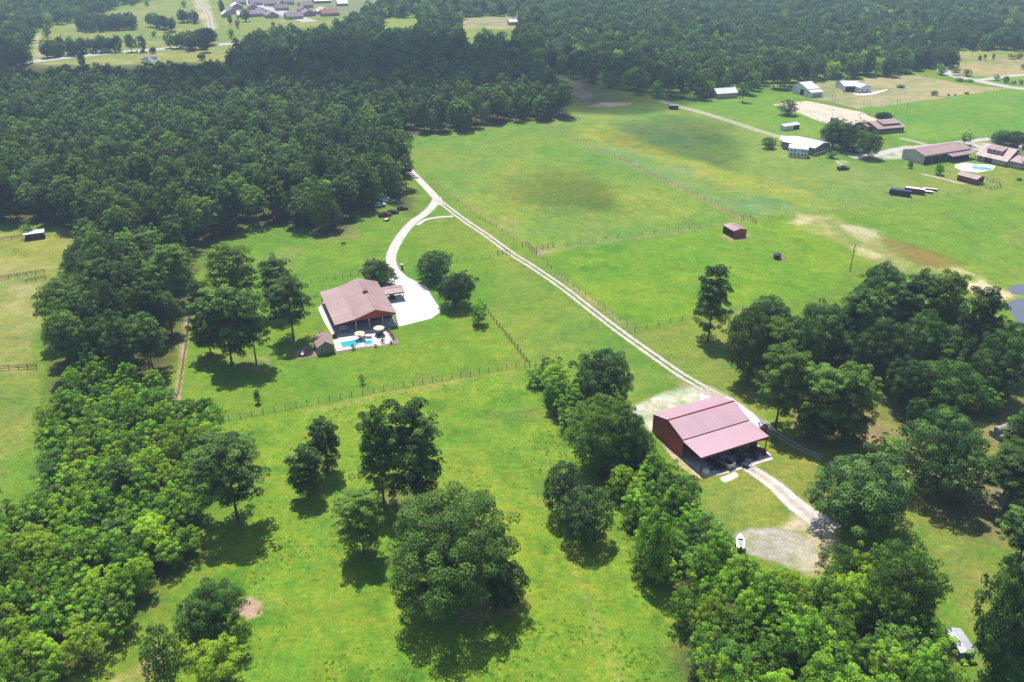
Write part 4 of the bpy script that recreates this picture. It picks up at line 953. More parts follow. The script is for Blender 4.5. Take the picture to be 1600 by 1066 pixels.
def chair_parts(o, mat):
    MB().box(-.25,.25,-.25,.25,.42,.48).build('seat', M[mat], o); MB().box(-.25,.25,.22,.27,.48,.95).build('backrest', M[mat], o)
    for lx in (-.22,.22):
        for ly in (-.22,.22): MB().box(lx-.025,lx+.025,ly-.025,ly+.025,0,.42).build('leg', M[mat], o)
def wheel(root, x, y, r, wd=.22, mat='tyre'):
    o = MB().cyl((0,-wd/2,0),(0,wd/2,0),r,r,14).build('wheel', M[mat], root, loc=(x, y, r))
    MB().cyl((0,-wd/2-.01,0),(0,wd/2+.01,0),r*.5,r*.5,10).build('rim', M['silver'], o); return o
def vehicle(name, label, cat, xy, rz, L, W_, H, mat, style, group=None):
    """x forward"""
    o = empty(name, (*xy, 0), rz, label, cat, group); m = M[mat]; h = L/2
    if style == 'pickup':
        MB().yprism([(-h,.45),(h,.45),(h,.85),(h-.15,.98),(h*.42,1.05),(h*.42,1.1),(-h,1.1)], -W_/2, W_/2).build('body', m, o)
        MB().box(-h+.1,-h*.18,-W_/2+.12,W_/2-.12,1.11,1.14).build('bed_floor', M['black'], o)
        MB().box(-h,-h*.18,-W_/2,-W_/2+.1,1.1,1.35).box(-h,-h*.18,W_/2-.1,W_/2,1.1,1.35).box(-h,-h+.08,-W_/2+.1,W_/2-.1,1.1,1.35).build('bed_side', m, o)
        c = MB().yprism([(-h*.18,1.1),(h*.42,1.1),(h*.2,H-.04),(-h*.12,H-.04)], -W_/2+.08, W_/2-.08).build('window_band', M['glass'], o)
        MB().yprism([(-h*.14,H-.04),(h*.21,H-.04),(h*.17,H+.03),(-h*.11,H+.03)], -W_/2+.1, W_/2-.1).build('cab_roof', m, o)
        ws = .36
    elif style == 'car':
        MB().yprism([(-h,.35),(h,.35),(h,.75),(h*.5,.92),(-h*.9,.98),(-h,.8)], -W_/2, W_/2).build('body', m, o)
        MB().yprism([(-h*.85,.97),(h*.5,.9),(h*.15,H-.05),(-h*.6,H-.05)], -W_/2+.1, W_/2-.1).build('window_band', M['glass'], o)
        MB().yprism([(-h*.62,H-.05),(h*.16,H-.05),(h*.1,H+.02),(-h*.55,H+.02)], -W_/2+.14, W_/2-.14).build('roof', m, o)
        ws = .33
    elif style == 'tractor':
        MB().yprism([(0,.6),(h,.6),(h,1.25),(.05,1.4)], -.35, .35).build('bonnet', m, o)
        MB().box(-h*.8,0,-.45,.45,.55,1.0).build('chassis', M['black'], o); MB().box(-h*.55,-h*.2,-.28,.28,1.0,1.15).box(-h*.62,-h*.5,-.28,.28,1.15,1.6).build('seat', M['black'], o)
        for sy in (-1,1): MB().cyl((-h*.8,sy*.5,1),(-h*.8,sy*.5,H),.04,.04,6).cyl((h*-.05,sy*.4,1.2),(h*-.05,sy*.5,H),.04,.04,6).build('canopy_post', M['black'], o)
        MB().box(-h*.95,.1,-.65,.65,H,H+.07).build('canopy', m, o); MB().cyl((h*.5,.25,1.2),(h*.5,.25,1.9),.04,.04,6).build('exhaust', M['black'], o)
        for sy in (-1,1): wheel(o, -h*.55, sy*(W_/2-.2), .72, .4); wheel(o, h*.7, sy*(W_/2-.3), .42, .25)
        MB().box(h,h+.5,-.8,.8,.2,.7).box(h*.3,h,-.5,-.42,.5,.7).box(h*.3,h,.42,.5,.5,.7).build('loader_bucket', M['black'], o)
        return o
    elif style == 'cart':
        MB().yprism([(-h,.3),(h,.3),(h,.6),(h*.3,.75),(h*.1,.45),(-h*.3,.45),(-h*.35,.85),(-h,.85)], -W_/2, W_/2).build('body', m, o)
        for sx in (h*.35,-h*.5):
            for sy in (-1,1): MB().cyl((sx,sy*(W_/2-.06),.6),(sx*.8,sy*(W_/2-.1),H),.03,.03,5).build('roof_post', M['black'], o)
        MB().box(-h*.6,h*.45,-W_/2+.02,W_/2-.02,H,H+.06).build('roof', m, o); ws = .25
    elif style == 'trailer_box':
        MB().yprism([(-h,.55),(h-.3,.55),(h,.9),(h-.15,H-.1),(h-.4,H-.02),(-h,H-.02)], -W_/2, W_/2).build('body', m, o)
        MB().box(-h-.02,h-.45,-W_/2-.02,W_/2+.02,H-.02,H+.05).build('roof', M['white' if mat == 'maroon' else 'navy'], o)
        for k in range(3): MB().box(-h+.8+k*h*.55,-h+.8+k*h*.55+h*.38,-W_/2-.03,-W_/2-.005,H*.55,H*.72).build('slat_opening', M['silver' if k else 'black'], o)
        MB().cyl((h-.1,-.4,.6),(h+1.3,0,.5),.06,.06,6).cyl((h-.1,.4,.6),(h+1.3,0,.5),.06,.06,6).build('tow_bar', M['black'], o)
        for sy in (-1,1): wheel(o, -.5, sy*(W_/2+.05), .36); wheel(o, .4, sy*(W_/2+.05), .36)
        return o
    elif style == 'flat':
        MB().box(-h,h,-W_/2,W_/2,.6,.7).build('deck', m, o); MB().box(-h,h,-W_/2-.06,-W_/2,.55,.8).box(-h,h,W_/2,W_/2+.06,.55,.8).build('side_rail', M['black'], o)
        MB().cyl((h,-.5,.62),(h+1.4,0,.55),.05,.05,6).cyl((h,.5,.62),(h+1.4,0,.55),.05,.05,6).build('tow_bar', M['black'], o)
        for sy in (-1,1): wheel(o, -.5, sy*(W_/2+.14), .34); wheel(o, .35, sy*(W_/2+.14), .34)
        return o
    elif style == 'truck':
        MB().box(-h,h*.45,-W_/2,W_/2,.9,H).build('cargo_box', M['grey_wall'], o); MB().yprism([(h*.5,.5),(h,.5),(h,1.5),(h*.9,2.3),(h*.8,H-.4),(h*.5,H-.4)], -W_/2+.1, W_/2-.1).build('cab', m, o)
        MB().box(-h,h*.9,-W_/2+.2,W_/2-.2,.5,.88).build('chassis', M['black'], o); ws = .5
    for sx in (-.62, .64):
        for sy in (-1, 1): wheel(o, h*sx, sy*(W_/2-.08), ws)
    if style in ('pickup', 'car'):
        for sy in (-1, 1): MB().cbox(h+.01, sy*(W_/2-.28), .78, .06, .36, .16).build('headlight', M['silver'], o)
    return o

BO, BA = (36.2, 147.8), radians(26)
def bloc(x, y, z=0): return (BO[0]+x*cos(BA)-y*sin(BA), BO[1]+x*sin(BA)+y*cos(BA), z)
def build_barn():
    M['shed_grey'] = ribbed('grey_sheet_roof', (.36,.37,.40), 1, .3, .45)
    R = empty('red_barn', (*BO, 0), BA, 'large red metal barn with pink-maroon roof and an open lean-to full of machinery', 'barn')
    L_, D_, E, RZ, RY = 17.5, 10.9, 4.6, 6.25, 5.4; o = .2; u = .14
    prof = [(0,0),(D_,0),(D_,E),(RY,RZ),(0,E)]
    MB().xprism(prof, 0, .15).build('left_wall', M['red_wall'], R); MB().xprism(prof, L_-.15, L_).build('right_wall', M['red_wall'], R)
    MB().box(.15,L_-.15,D_-.15,D_,0,E-.05).build('back_wall', M['red_wall_x'], R)
    MB().box(.15,L_-.15,2.4,2.55,0,E).build('inner_wall', M['screen_and_shade'], R)
    MB().box(.15,L_-.15,0,.15,3.6,E-.05).build('front_header', M['red_wall_x'], R)
    s = (RZ-E)/RY; mb = MB()
    mb.slab([(-o,-o,E-s*o+u),(L_+o,-o,E-s*o+u),(L_+o,RY,RZ+u),(-o,RY,RZ+u)], .12)
    mb.slab([(-o,RY,RZ+u),(L_+o,RY,RZ+u),(L_+o,D_+o,E-s*o+u),(-o,D_+o,E-s*o+u)], .12)
    rf = mb.build('roof', M['barn_roof'], R); MB().add([(-o,RY-.22,RZ+u+.01),(L_+o,RY-.22,RZ+u+.01),(L_+o,RY,RZ+u+.08),(-o,RY,RZ+u+.08),(-o,RY+.22,RZ+u+.01),(L_+o,RY+.22,RZ+u+.01)], [(0,1,2,3),(3,2,5,4)]).build('ridge_cap', M['maroon'], rf)
    MB().slab([(-.25,-6.6,4.0+u),(L_+.2,-6.6,4.0+u),(L_+.2,-.12,4.3+u),(-.25,-.12,4.3+u)], .12).build('lean_to_roof', M['barn_roof'], R)
    MB().box(-.28,L_+.22,-6.67,-6.62,3.76,4.18).build('fascia', M['maroon'], R)
    MB().box(0,L_,-6.5,-6.35,3.7,3.98).build('beam', M['red_paint'], R)
    for x in (.3, 5.9, 11.7, 17.3):
        MB().box(-.09,.09,-.09,.09,0,3.7).build('post', M['wood_dark'], R, loc=(x,-6.42,0))
    for x in (6, 12): MB().box(-.09,.09,-.09,.09,0,3.6).build('inner_post', M['wood_dark'], R, loc=(x,.3,0))
    MB().box(0,.12,-.3,0,0,4.3).build('corner_trim', M['maroon'], R)
    tag(MB().prism([bloc(*p)[:2] for p in [(.0,2.4),(.2,-7.4),(-.4,-8.2),(4.4,-8.8),(9.5,-9.1),(17.2,-9.3),(17.9,-7.5),(17.9,2.4)]], -.05, .05).build('barn_slab', M['slab']), kind='structure')
    # things under the lean-to
    rz = BA-radians(62)
    vehicle('pickup_truck', 'old silver pickup truck parked under the barn lean-to', 'pickup truck', bloc(6.6,-5.7)[:2], BA+radians(98), 5.2, 1.9, 1.75, 'silver', 'pickup')
    vehicle('green_tractor', 'green tractor under the middle of the barn lean-to', 'tractor', bloc(10.9,-4.7)[:2], BA+radians(-80), 3.4, 1.9, 2.3, 'green_paint', 'tractor')
    vehicle('red_tractor', 'red tractor at the right end of the barn lean-to', 'tractor', bloc(15.6,-5.6)[:2], BA+radians(-50), 3.2, 1.8, 2.1, 'red_paint', 'tractor')
    vehicle('garden_tractor', 'small dark mower tractor between the green tractor and the red one', 'tractor', bloc(13.4,-6.4)[:2], BA+radians(-70), 2.2, 1.3, 1.5, 'black', 'tractor')
    vehicle('utility_trailer', 'long low black trailer left of the silver pickup under the lean-to', 'trailer', bloc(4.5,-5.8)[:2], BA+radians(100), 4.6, 1.5, .8, 'black', 'flat')
    vehicle('implement_trailer', 'short navy trailer right of the silver pickup at the slab edge', 'trailer', bloc(10.0,-8.0)[:2], BA+radians(-70), 2.8, 1.3, .8, 'navy', 'flat')
    c = empty('water_tote', bloc(.9,-7.3), BA+.2, 'white caged water tote at the left corner of the lean-to', 'tank'); 
    MB().box(-.5,.5,-.55,.55,.15,1.2).cyl((0,0,1.2),(0,0,1.28),.16,.16,10).build('tank_body', M['white'], c); MB().box(-.6,.6,-.6,.6,0,.14).build('pallet', M['wood_grey'], c)
    MB().box(-.55,-.5,-.6,.6,.6,.66).box(.5,.55,-.6,.6,.6,.66).box(-.5,.5,-.6,-.55,.6,.66).build('cage', M['steel_grey'], c)
    for k, (x, y, sx, sy, sz, m, lab) in enumerate([(1.6,-2.2,1.4,.9,.9,'wood_grey','grey wooden crate at the left end of the lean-to'),(2.6,-1.0,1.0,1.0,1.2,'red_paint','red metal cabinet beside the left wall of the lean-to'),(3.0,-6.6,.9,.35,.25,'wood_dark','dark box lying on the slab beside the water tote'),(16.8,-6.4,.9,.6,.5,'maroon','maroon tool chest at the right end of the slab'),(8.4,-1.4,1.4,.9,1.0,'green_paint','green bin behind the silver pickup')]):
        b = empty('storage_box', bloc(x, y, .05), BA+.1*k, lab, 'box'); MB().box(-sx/2,sx/2,-sy/2,sy/2,0,sz*.85).build('box_body', M[m], b); MB().box(-sx/2-.03,sx/2+.03,-sy/2-.03,sy/2+.03,sz*.85,sz).build('lid', M[m], b)
    S2 = gable('garden_shed', (*bloc(19.4,-1.3)[:2], 0), BA, 3.1, 12.6, 2.4, 3.3, 'y', M['red_wall_x'], M['white_roof_y'], 'narrow red shed with white trim and a long white roof right of the red barn', 'shed', over=.2)
    MB().box(.02,.14,-.04,0,0,2.35).box(2.96,3.08,-.04,0,0,2.35).box(.14,2.96,-.04,0,2.2,2.32).box(1.0,1.08,-.04,0,0,2.2).box(2.0,2.08,-.04,0,0,2.2).build('trim', M['white'], S2)
    win(S2, 1.55, -.0, 2.38, .6, .45)
    # long boat trailer on the pad
    q = G(1156,852); bt = empty('motor_boat', (*q, 0), atan2(G(1155,820)[1]-q[1], G(1155,820)[0]-q[0]), 'white motor boat on a trailer at the edge of the gravel pad', 'boat')
    mb = MB(); secs = [(-2.4,.85,.55,1.25),(-1,.95,.5,1.3),(.6,.9,.5,1.35),(1.7,.55,.6,1.4),(2.4,.05,1.0,1.45)]
    vs = []; 
    for (x, wd, z0, z1) in secs: vs += [(x,-wd,z1),(x,-wd*.7,z0),(x,wd*.7,z0),(x,wd,z1)]
    fs = [(i*4+k, i*4+k+1, i*4+k+5, i*4+k+4) for i in range(4) for k in range(3)] + [(i*4+3, i*4, i*4+4, i*4+7) for i in range(4)] + [(0,3,2,1),(16,17,18,19)]
    mb.add(vs, fs); mb.build('hull', M['white'], bt); MB().box(-1.6,.2,-.55,.55,1.31,1.37).build('cockpit', M['steel_grey'], bt)
    MB().slab([(.2,-.6,1.7),(.2,.6,1.7),(.6,.5,1.33),(.6,-.5,1.33)],.04).build('windscreen', M['glass'], bt); MB().box(-2.85,-2.42,-.2,.2,.9,1.75).build('outboard_motor', M['black'], bt)
    MB().box(-2.2,2.9,-.08,.08,.38,.48).build('trailer_frame', M['silver'], bt)
    for sy in (-1,1): wheel(bt, -.6, sy*.95, .32)
    bt.scale = (.82, .85, .85)

def build_small():
    # red shelter in the paddock
    A, a, L = frame((1145,373.2),(1167.5,371))
    R = gable('field_shelter', (*A, 0), radians(20), 5.4, 6.6, 2.8, 3.4, 'x' if 0 else 'y', None, M['house_roof'], 'small red metal shelter with open side in the paddock', 'shelter', over=.15, wallp=False)
    MB().yprism([(0,0),(5.4,0),(5.4,2.8),(2.7,3.4),(0,2.8)], 0, .12).build('front_wall', M['red_wall_x'], R)
    MB().yprism([(0,0),(5.4,0),(5.4,2.8),(2.7,3.4),(0,2.8)], 6.48, 6.6).build('back_wall', M['red_wall_x'], R)
    wallbox(R, 'right_wall', 5.28, 5.4, .12, 6.48, 0, 2.75, M['red_wall'])
    for y in (2.3, 4.4): MB().box(0,.12,-.06,.06,0,2.75).build('post', M['wood_dark'], R, loc=(0,y,0))
    tb = empty('trough', (*G(1160,369.6), 0), radians(20), 'pale water trough at the foot of the red shelter wall', 'trough')
    MB().box(-.7,.7,-.35,-.3,0,.6).box(-.7,.7,.3,.35,0,.6).box(-.7,-.65,-.3,.3,0,.6).box(.65,.7,-.3,.3,0,.6).box(-.65,.65,-.3,.3,0,.1).build('basin', M['silver'], tb); MB().box(-.65,.65,-.3,.3,.1,.5).build('water', M['pond'], tb)
    # round hay feeder
    f = empty('hay_feeder', (*G(1214,404), 0), 0, 'dark round hay feeder standing in the paddock', 'feeder')
    mb = MB()
    for z in (.15,.7,1.35):
        for i in range(14):
            a0, a1 = 2*pi*i/14, 2*pi*(i+1)/14; mb.cyl((1.25*cos(a0),1.25*sin(a0),z),(1.25*cos(a1),1.25*sin(a1),z),.06,.06,5)
    for i in range(14): a0 = 2*pi*i/14; mb.cyl((1.25*cos(a0),1.25*sin(a0),0),(1.05*cos(a0),1.05*sin(a0),1.5),.05,.05,5)
    mb.build('ring_frame', M['black'], f); MB().cyl((0,0,0),(0,0,1.1),1.0,.7,14).build('hay', M['wood_dark'], f)
    MB().cyl((0,0,1.65),(0,0,1.95),1.3,.2,12).build('cover', M['black'], f)
    # round bales
    u = (cos(radians(25)), sin(radians(25)))
    bx, by = G(1562,687); pos = [(0,0,.78),(1.55,.02,.78),(3.1,0,.78),(0.1,1.75,.78),(1.65,1.7,.78),(3.2,1.75,.78),(.05,.88,2.1),(1.6,.88,2.1),(3.15,.88,2.1)]
    names = ['near left bale of the lower layer','middle bale of the near lower row','near right bale of the lower layer','far left bale of the lower layer','middle bale of the far lower row','far right bale of the lower layer','top left bale','top middle bale','top right bale']
    for (x, y, z), nm in zip(pos, names):
        mb = MB().cyl((-.76,0,0),(-.70,0,0),.66,.76,18).cyl((-.70,0,0),(.70,0,0),.76,.76,18).cyl((.70,0,0),(.76,0,0),.76,.66,18)
        o = mb.build('hay_bale', M['hay'], loc=(bx+x*u[0]-y*u[1], by+x*u[1]+y*u[0], z)); o.rotation_euler = (random.random()*3, 0, radians(25))
        tag(o, 'grey hay bale, %s in the stack' % nm, 'hay bale', 'stacked round hay bales')
    # saplings' mulch, playset, black shed at left
    A, a, L = frame((41,376.5),(70,372.5))
    R = gable('stable', (*A, 0), a, L, 3.6, 2.3, 2.7, 'x', M['screen_and_shade'], M['white_roof'], 'long low dark stable with white roof by the left tree line', 'stable', rpos=.6)
    for x in (L*.3, L*.62): wallbox(R, 'door', x, x+1.1, -.04, -.005, .1, 1.9, M['wood_dark'])
    s = empty('sawhorse', (*G(26,394), 0), .5, 'tiny dark wooden frame in the dry left field', 'frame')
    MB().cbox(0,0,1.0,1.6,.15,.12).build('beam', M['wood_dark'], s)
    for sx in (-.7,.7):
        for sy in (-.35,.35): MB().cyl((sx,sy,0),(sx,0,1.0),.05,.05,5).build('leg', M['wood_dark'], s)
    b = empty('bench', (*G(537,383), 0), .4, 'small dark bench on the lawn below the pines', 'bench')
    MB().box(-.8,.8,-.22,.22,.42,.48).build('seat', M['black'], b); MB().box(-.8,.8,.2,.25,.5,.9).build('backrest', M['black'], b)
    for sx in (-.7,.7): MB().box(sx-.04,sx+.04,-.2,.24,0,.42).build('leg', M['black'], b)
    # parked vehicles at the wood edge
    P = [('white sedan parked deepest under the trees by the drive', 'white', 'car', (594,322), 25), ('silver pickup truck behind the maroon one at the wood edge','silver','pickup',(608,317),15),
         ('maroon pickup truck parked nearest the lawn','maroon','pickup',(601,338),20), ('black car parked between the maroon and the navy vehicles','black','car',(614,334),25),
         ('navy car parked at the right end of the row by the wood','navy','car',(629,328),15), ('white van-like car half hidden under the pine crowns','white','car',(600,312),30)]
    for lab, m, st, q, a in P:
        vehicle('parked_pickup' if st == 'pickup' else 'parked_car', lab, 'pickup truck' if st == 'pickup' else 'car', G(*q), radians(a), 5.0 if st == 'pickup' else 4.4, 1.9, 1.75 if st == 'pickup' else 1.5, m, st)
    vehicle('small_trailer', 'small white trailer on the lawn below the maroon pickup', 'trailer', G(604,345), radians(60), 1.8, 1.1, .6, 'white', 'flat')
    # right-hand farmyard
    vehicle('parked_pickup', 'dark pickup truck standing alone in the upper right pasture', 'pickup truck', G(1317,265.5), radians(12), 5.4, 2.0, 1.8, 'black', 'pickup')
    vehicle('stock_trailer', 'long navy stock trailer, leftmost of the parked trailers', 'trailer', tuple((np.array(G(1393,302))+np.array(G(1418,309)))/2), radians(-28+180), 8.2, 2.2, 2.3, 'navy', 'trailer_box')
    vehicle('stock_trailer', 'maroon stock trailer with white roof beside the navy one', 'trailer', tuple((np.array(G(1416,299))+np.array(G(1440,306)))/2), radians(-28+180), 7.6, 2.1, 2.3, 'maroon', 'trailer_box')
    vehicle('flatbed_trailer', 'white flatbed trailer right of the maroon stock trailer', 'trailer', G(1447,301), radians(-25+180), 5.0, 2.1, .8, 'white', 'flat')
    vehicle('flatbed_trailer', 'tan plank flatbed trailer, furthest right of the parked trailers', 'trailer', G(1453,297), radians(-22+180), 5.6, 2.1, .8, 'cream', 'flat')
    # maroon barn
    A, a, L = frame((1494.5,281.5),(1523.8,289.4))
    R = gable('cattle_barn', (*A, 0), a, L, 5.6, 2.5, 3.5, 'x', M['brown_wall'], M['house_roof_x'], 'long maroon cattle barn with pen at its end', 'barn')
    wallbox(R, 'opening_shade_panel', L+.005, L+.05, .8, 4.8, .05, 2.3, M['screen_and_shade'])  # dark panel on the solid end wall, painting the shade inside the opening
    # tan barn
    A, a, L = frame((1442,257.6),(1514.5,246.3)); a = radians(25.5); L = 30
    R = gable('tan_barn', (*A, 0), a, L, 12.2, 4.1, 5.6, 'x', M['tan_wall'], M['house_roof_x'], 'large pale tan barn with maroon roof beside the drive', 'barn', over=.25)
    wallbox(R, 'bay_shade_panel', .3, 14.5, -.08, -.01, .05, 3.5, M['screen_and_shade']); wallbox(R, 'bay_shade_panel', 15, 29.5, -.08, -.01, .05, 2.7, M['screen_and_shade'])  # dark panels paint the shade of the open bays on a closed wall
    for x in (5, 10, 14.8): MB().box(-.1,.1,-.2,-.09,0,3.6).build('post', M['steel_grey'], R, loc=(x,0,0))
    MB().slab([(14,-3.6,3.0),(30.5,-3.6,3.0),(30.5,-.3,3.5),(14,-.3,3.5)], .12).build('awning', M['house_roof_x'], R)
    for x in (14.5, 19.5, 25, 30): MB().box(-.08,.08,-.08,.08,0,2.9).build('awning_post', M['wood_dark'], R, loc=(x,-3.4,0))
    # big house
    A, a, L = frame((1526,250.6),(1569.8,260.6))
    R = gable('dormer_house', (*A, 0), a, L, 11.5, 3.0, 7.0, 'x', M['brick'], M['house_roof_x'], 'large brick house with maroon roof, long dormer and white chimney', 'house', over=.9, rpos=.55)
    s1 = (7.0-3.0)/(11.5*.55)
    MB().box(L*.2,L*.72,1.9,5.2,3.9,6.05).build('dormer', M['brick'], R)
    MB().slab([(L*.17,1.5,5.95),(L*.75,1.5,5.95),(L*.75,6.0,7.05),(L*.17,6.0,7.05)], .14).build('dormer_roof', M['house_roof_x'], R)
    for k in range(3): win(R, L*(.29+.17*k), 1.9, 4.6, 1.2, 1.2)
    for k, x in enumerate((.12,.62,.86)): win(R, L*x, 0, .9, 1.2, 1.3)
    wallbox(R, 'porch_shade_panel', L*.27, L*.52, -.05, -.01, .1, 2.6, M['screen_and_shade']); wallbox(R, 'door', L*.36, L*.36+1, -.1, -.06, .1, 2.2, M['wood_dark'])  # porch recess is a flat dark panel, its shade put into the colour
    MB().box(L-.2,L+.9,8.2,9.6,0,8.2).build('chimney', M['white'], R)
    MB().xprism([(1,0),(10.5,0),(10.5,2.9),(5.7,4.6),(1,2.9)], L, L+6).build('side_wing', M['brick'], R)
    MB().slab([(L,.5,2.9),(L+6.7,.5,2.9),(L+3.2,5.7,4.9),(L,5.7,4.9)], .13).slab([(L,5.7,4.9),(L+3.2,5.7,4.9),(L+6.7,11,2.9),(L,11,2.9)], .13).slab([(L+3.2,5.7,4.9),(L+6.7,.5,2.9),(L+6.7,11,2.9)], .13).build('wing_roof', M['house_roof_x'], R)
    win(R, L+2.5, 1.0, .9, 1.3, 1.2)
    tag(MB().prism(GP([(1492,257.5),(1508,254.5),(1527,256.5),(1547,257.5),(1556,259.5),(1551,266),(1528,270),(1500,266.5),(1491,260.5)]), -.05, .06).build('pool_deck', M['concrete_bright']), kind='structure')
    p = empty('swimming_pool', (*G(1534,263.5), 0), radians(-15), 'turquoise pool on the white deck below the dormer house', 'pool')
    MB().cyl((0,0,.05),(0,0,.16),3.4,3.4,20).build('coping', M['concrete_bright'], p); MB().cyl((0,0,.1),(0,0,.19),3.0,3.0,20).build('water', M['pool'], p); p.scale = (1.35,.8,1)
    sl = empty('pool_slide', (*G(1521,260), .06), radians(-30), 'blue slide at the left end of the turquoise pool', 'slide')
    MB().slab([(-1.6,-.35,1.8),(-1.2,-.35,1.8),(1.2,-.35,.3),(1.2,.35,.3),(-1.2,.35,1.8),(-1.6,.35,1.8)],.15).build('chute', M['pool'], sl); MB().cyl((-1.5,-.3,0),(-1.5,-.3,1.7),.05,.05,6).cyl((-1.5,.3,0),(-1.5,.3,1.7),.05,.05,6).build('ladder', M['silver'], sl)
    vehicle('parked_car', 'white car at the right edge beside the dormer house', 'car', G(1598,262), radians(60), 4.6, 1.9, 1.5, 'white', 'car')
    # grey workshop group
    A, a, L = frame((1271,243.6),(1295.7,235.5))
    R = gable('grey_workshop', (*A, 0), a, L, 17, 3.6, 5.0, 'y', M['grey_wall'], M['white_roof_y'], 'slate grey workshop with white metal roof', 'building', over=.4)
    wallbox(R, 'wainscot', 0.02, L-.02, -.05, -.01, 0, 1.1, M['white'])
    A2, a2, L2 = frame((1219,228),(1256,232))
    R = gable('open_carport', (*A2, 0), a2+radians(4), L2, 7.5, 3.0, 4.0, 'x', M['screen_and_shade'], M['white_roof'], 'white-roofed carport joined to the left of the grey workshop', 'carport', over=.7, wallp=False)
    for x in (0, L2/2, L2):
        for y in (0, 7.5): MB().box(-.1,.1,-.1,.1,0,2.95).build('post', M['steel_grey'], R, loc=(x,y,0))
    wallbox(R, 'back_wall', 0, L2, 7.0, 7.1, 0, 2.9, M['grey_wall'])
    A, a, L = frame((1231,245),(1260,247.6))
    R = gable('white_building', (*A, 0), a, L, 5.5, 4.2, 5.2, 'x', M['white_wall'], M['white_roof'], 'two-storey white building with dark windows in front of the grey workshop', 'building', over=.3)
    for x in (.15,.35,.55,.75,.92):
        win(R, L*x, 0, .8, 1.0, 1.2)
        if x != .55: win(R, L*x, 0, 2.6, 1.0, 1.0)
    v_ = empty('camper_trailer', (*G(1346,238), 0), radians(20), 'white camper trailer below the single green tree by the drive', 'camper')
    MB().yprism([(-3,.5),(3,.5),(3.1,1.4),(2.7,2.7),(-2.8,2.7),(-3,2.3)], -1.1, 1.1).build('body', M['white'], v_)
    for x in (-1.6,1.4): win(v_, x, -1.1, 1.5, .9, .6)
    for sy in (-1,1): wheel(v_, 0, sy*1.05, .36)
    # long low shed, announcer stand, brown-roof stable
    A, a, L = frame((1225,205),(1249,201.5))
    R = gable('loafing_shed', (*A, 0), a, L, 3.2, 2.4, 2.9, 'x', M['white_wall'], M['white_roof'], 'long low white shed on the grass left of the dark trees', 'shed', over=.3, rpos=.85)
    wallbox(R, 'opening_shade_panel', L*.6, L*.96, -.04, -.01, .05, 2.1, M['screen_and_shade'])  # shade of the open side painted as a dark panel, no hole
    an = empty('announcer_stand', (*G(1302,197), 0), radians(20), 'small grey announcer stand on legs at the arena edge', 'stand')
    for sx in (-1.4,1.4):
        for sy in (-1,1): MB().box(-.1,.1,-.1,.1,0,2).build('leg', M['wood_grey'], an, loc=(sx,sy,0))
    MB().box(-1.6,1.6,-1.2,1.2,2,4.2).build('cabin', M['grey_wall'], an); MB().slab([(-1.9,-1.5,4.5),(1.9,-1.5,4.5),(1.9,1.5,4.3),(-1.9,1.5,4.3)],.1).build('roof', M['steel_grey'], an); win(an, 0, -1.2, 2.9, 1.8, .9)
    A, a, L = frame((1371,209.5),(1411.5,206))
    R = gable('horse_stable', (*A, 0), a, L, 13, 2.8, 4.6, 'x', M['brown_wall'], M['house_roof_x'], 'dark horse stable with wide red-brown roof beside the arena', 'stable', over=.8, rpos=.55)
    MB().slab([(L*.25,1.8,4.3),(L*.96,1.8,4.3),(L*.96,7.4,5.4),(L*.25,7.4,5.4)], .14).build('raised_roof', M['house_roof_x'], R)
    wallbox(R, 'fascia', -.5, L+.5, -.86, -.82, 2.5, 2.8, M['white']); wallbox(R, 'wainscot', 0, L*.95, -.05, -.01, 0, .8, M['steel_grey'])
    A, a, L = frame((1354,206),(1372,209))
    R = gable('stable_annex', (*A, 0), radians(20), 7, 9, 2.6, 3.6, 'x', M['brown_wall'], M['house_roof_x'], 'lower red-roofed annex at the left end of the horse stable', 'stable', over=.4)
    # white metal barns far right
    A, a, L = frame((1260.4,151.3),(1278.5,149.6))
    R = gable('white_metal_barn', (*A, 0), a, L, 14, 4.5, 7.2, 'x', M['white_wall'], M['white_roof'], 'white two-level metal barn left in the tan field', 'barn', over=.3, rpos=.6)
    MB().slab([(-.3,-4,3.2),(L+.3,-4,3.2),(L+.3,-.1,4.2),(-.3,-.1,4.2)], .15).build('lower_roof', M['white_roof'], R); MB().box(0,L,-3.8,-.02,0,3.1).build('lower_wall', M['white_wall'], R)
    wallbox(R, 'door', -.06, -.01, 3, 6.5, .05, 3.6, M['screen_and_shade']); wallbox(R, 'opening_shade_panel', 1, L-1, -3.86, -3.81, .1, 2.3, M['steel_grey'])  # grey panel paints the shaded opening on the solid lower wall
    A, a, L = frame((1318,143.5),(1342,143.5))
    R = gable('white_ranch_house', (*A, 0), a, L, 16, 3.6, 5.2, 'x', M['white_wall'], M['white_roof'], 'white house with wide white roof and open porch in the middle of the tan field', 'house', over=.6)
    wallbox(R, 'porch_shade_panel', 1, L-1, -.06, -.01, .1, 3.0, M['screen_and_shade'])  # porch shade painted as one dark panel over the front wall
    A, a, L = frame((1342,145.5),(1360,144))
    R = gable('white_guest_wing', (*A, 0), a, L, 13, 3.3, 4.8, 'y', M['white_wall'], M['white_roof_y'], 'white gabled wing at the right end of the white ranch house', 'house', over=.4)
    for x in (.25,.7): win(R, L*x, 0, 1, 1.3, 1.2)
    tag(MB().prism(GP([(1332,146),(1344,146.5),(1362,144.5),(1386,139.5),(1388,140.5),(1368,147),(1350,149.5),(1338,149)]), -.05, .05).build('concrete_drive', M['concrete_bright']), kind='structure')
    A, a, L = frame((1440,94),(1486,97))
    R = empty('hip_roof_house', (*A, 0), a, 'far ranch house with maroon hipped roof at the edge of the wood', 'house'); dd = 20
    MB().box(.6,L-.6,.6,dd-.6,0,3.2).build('wall', M['brick'], R)
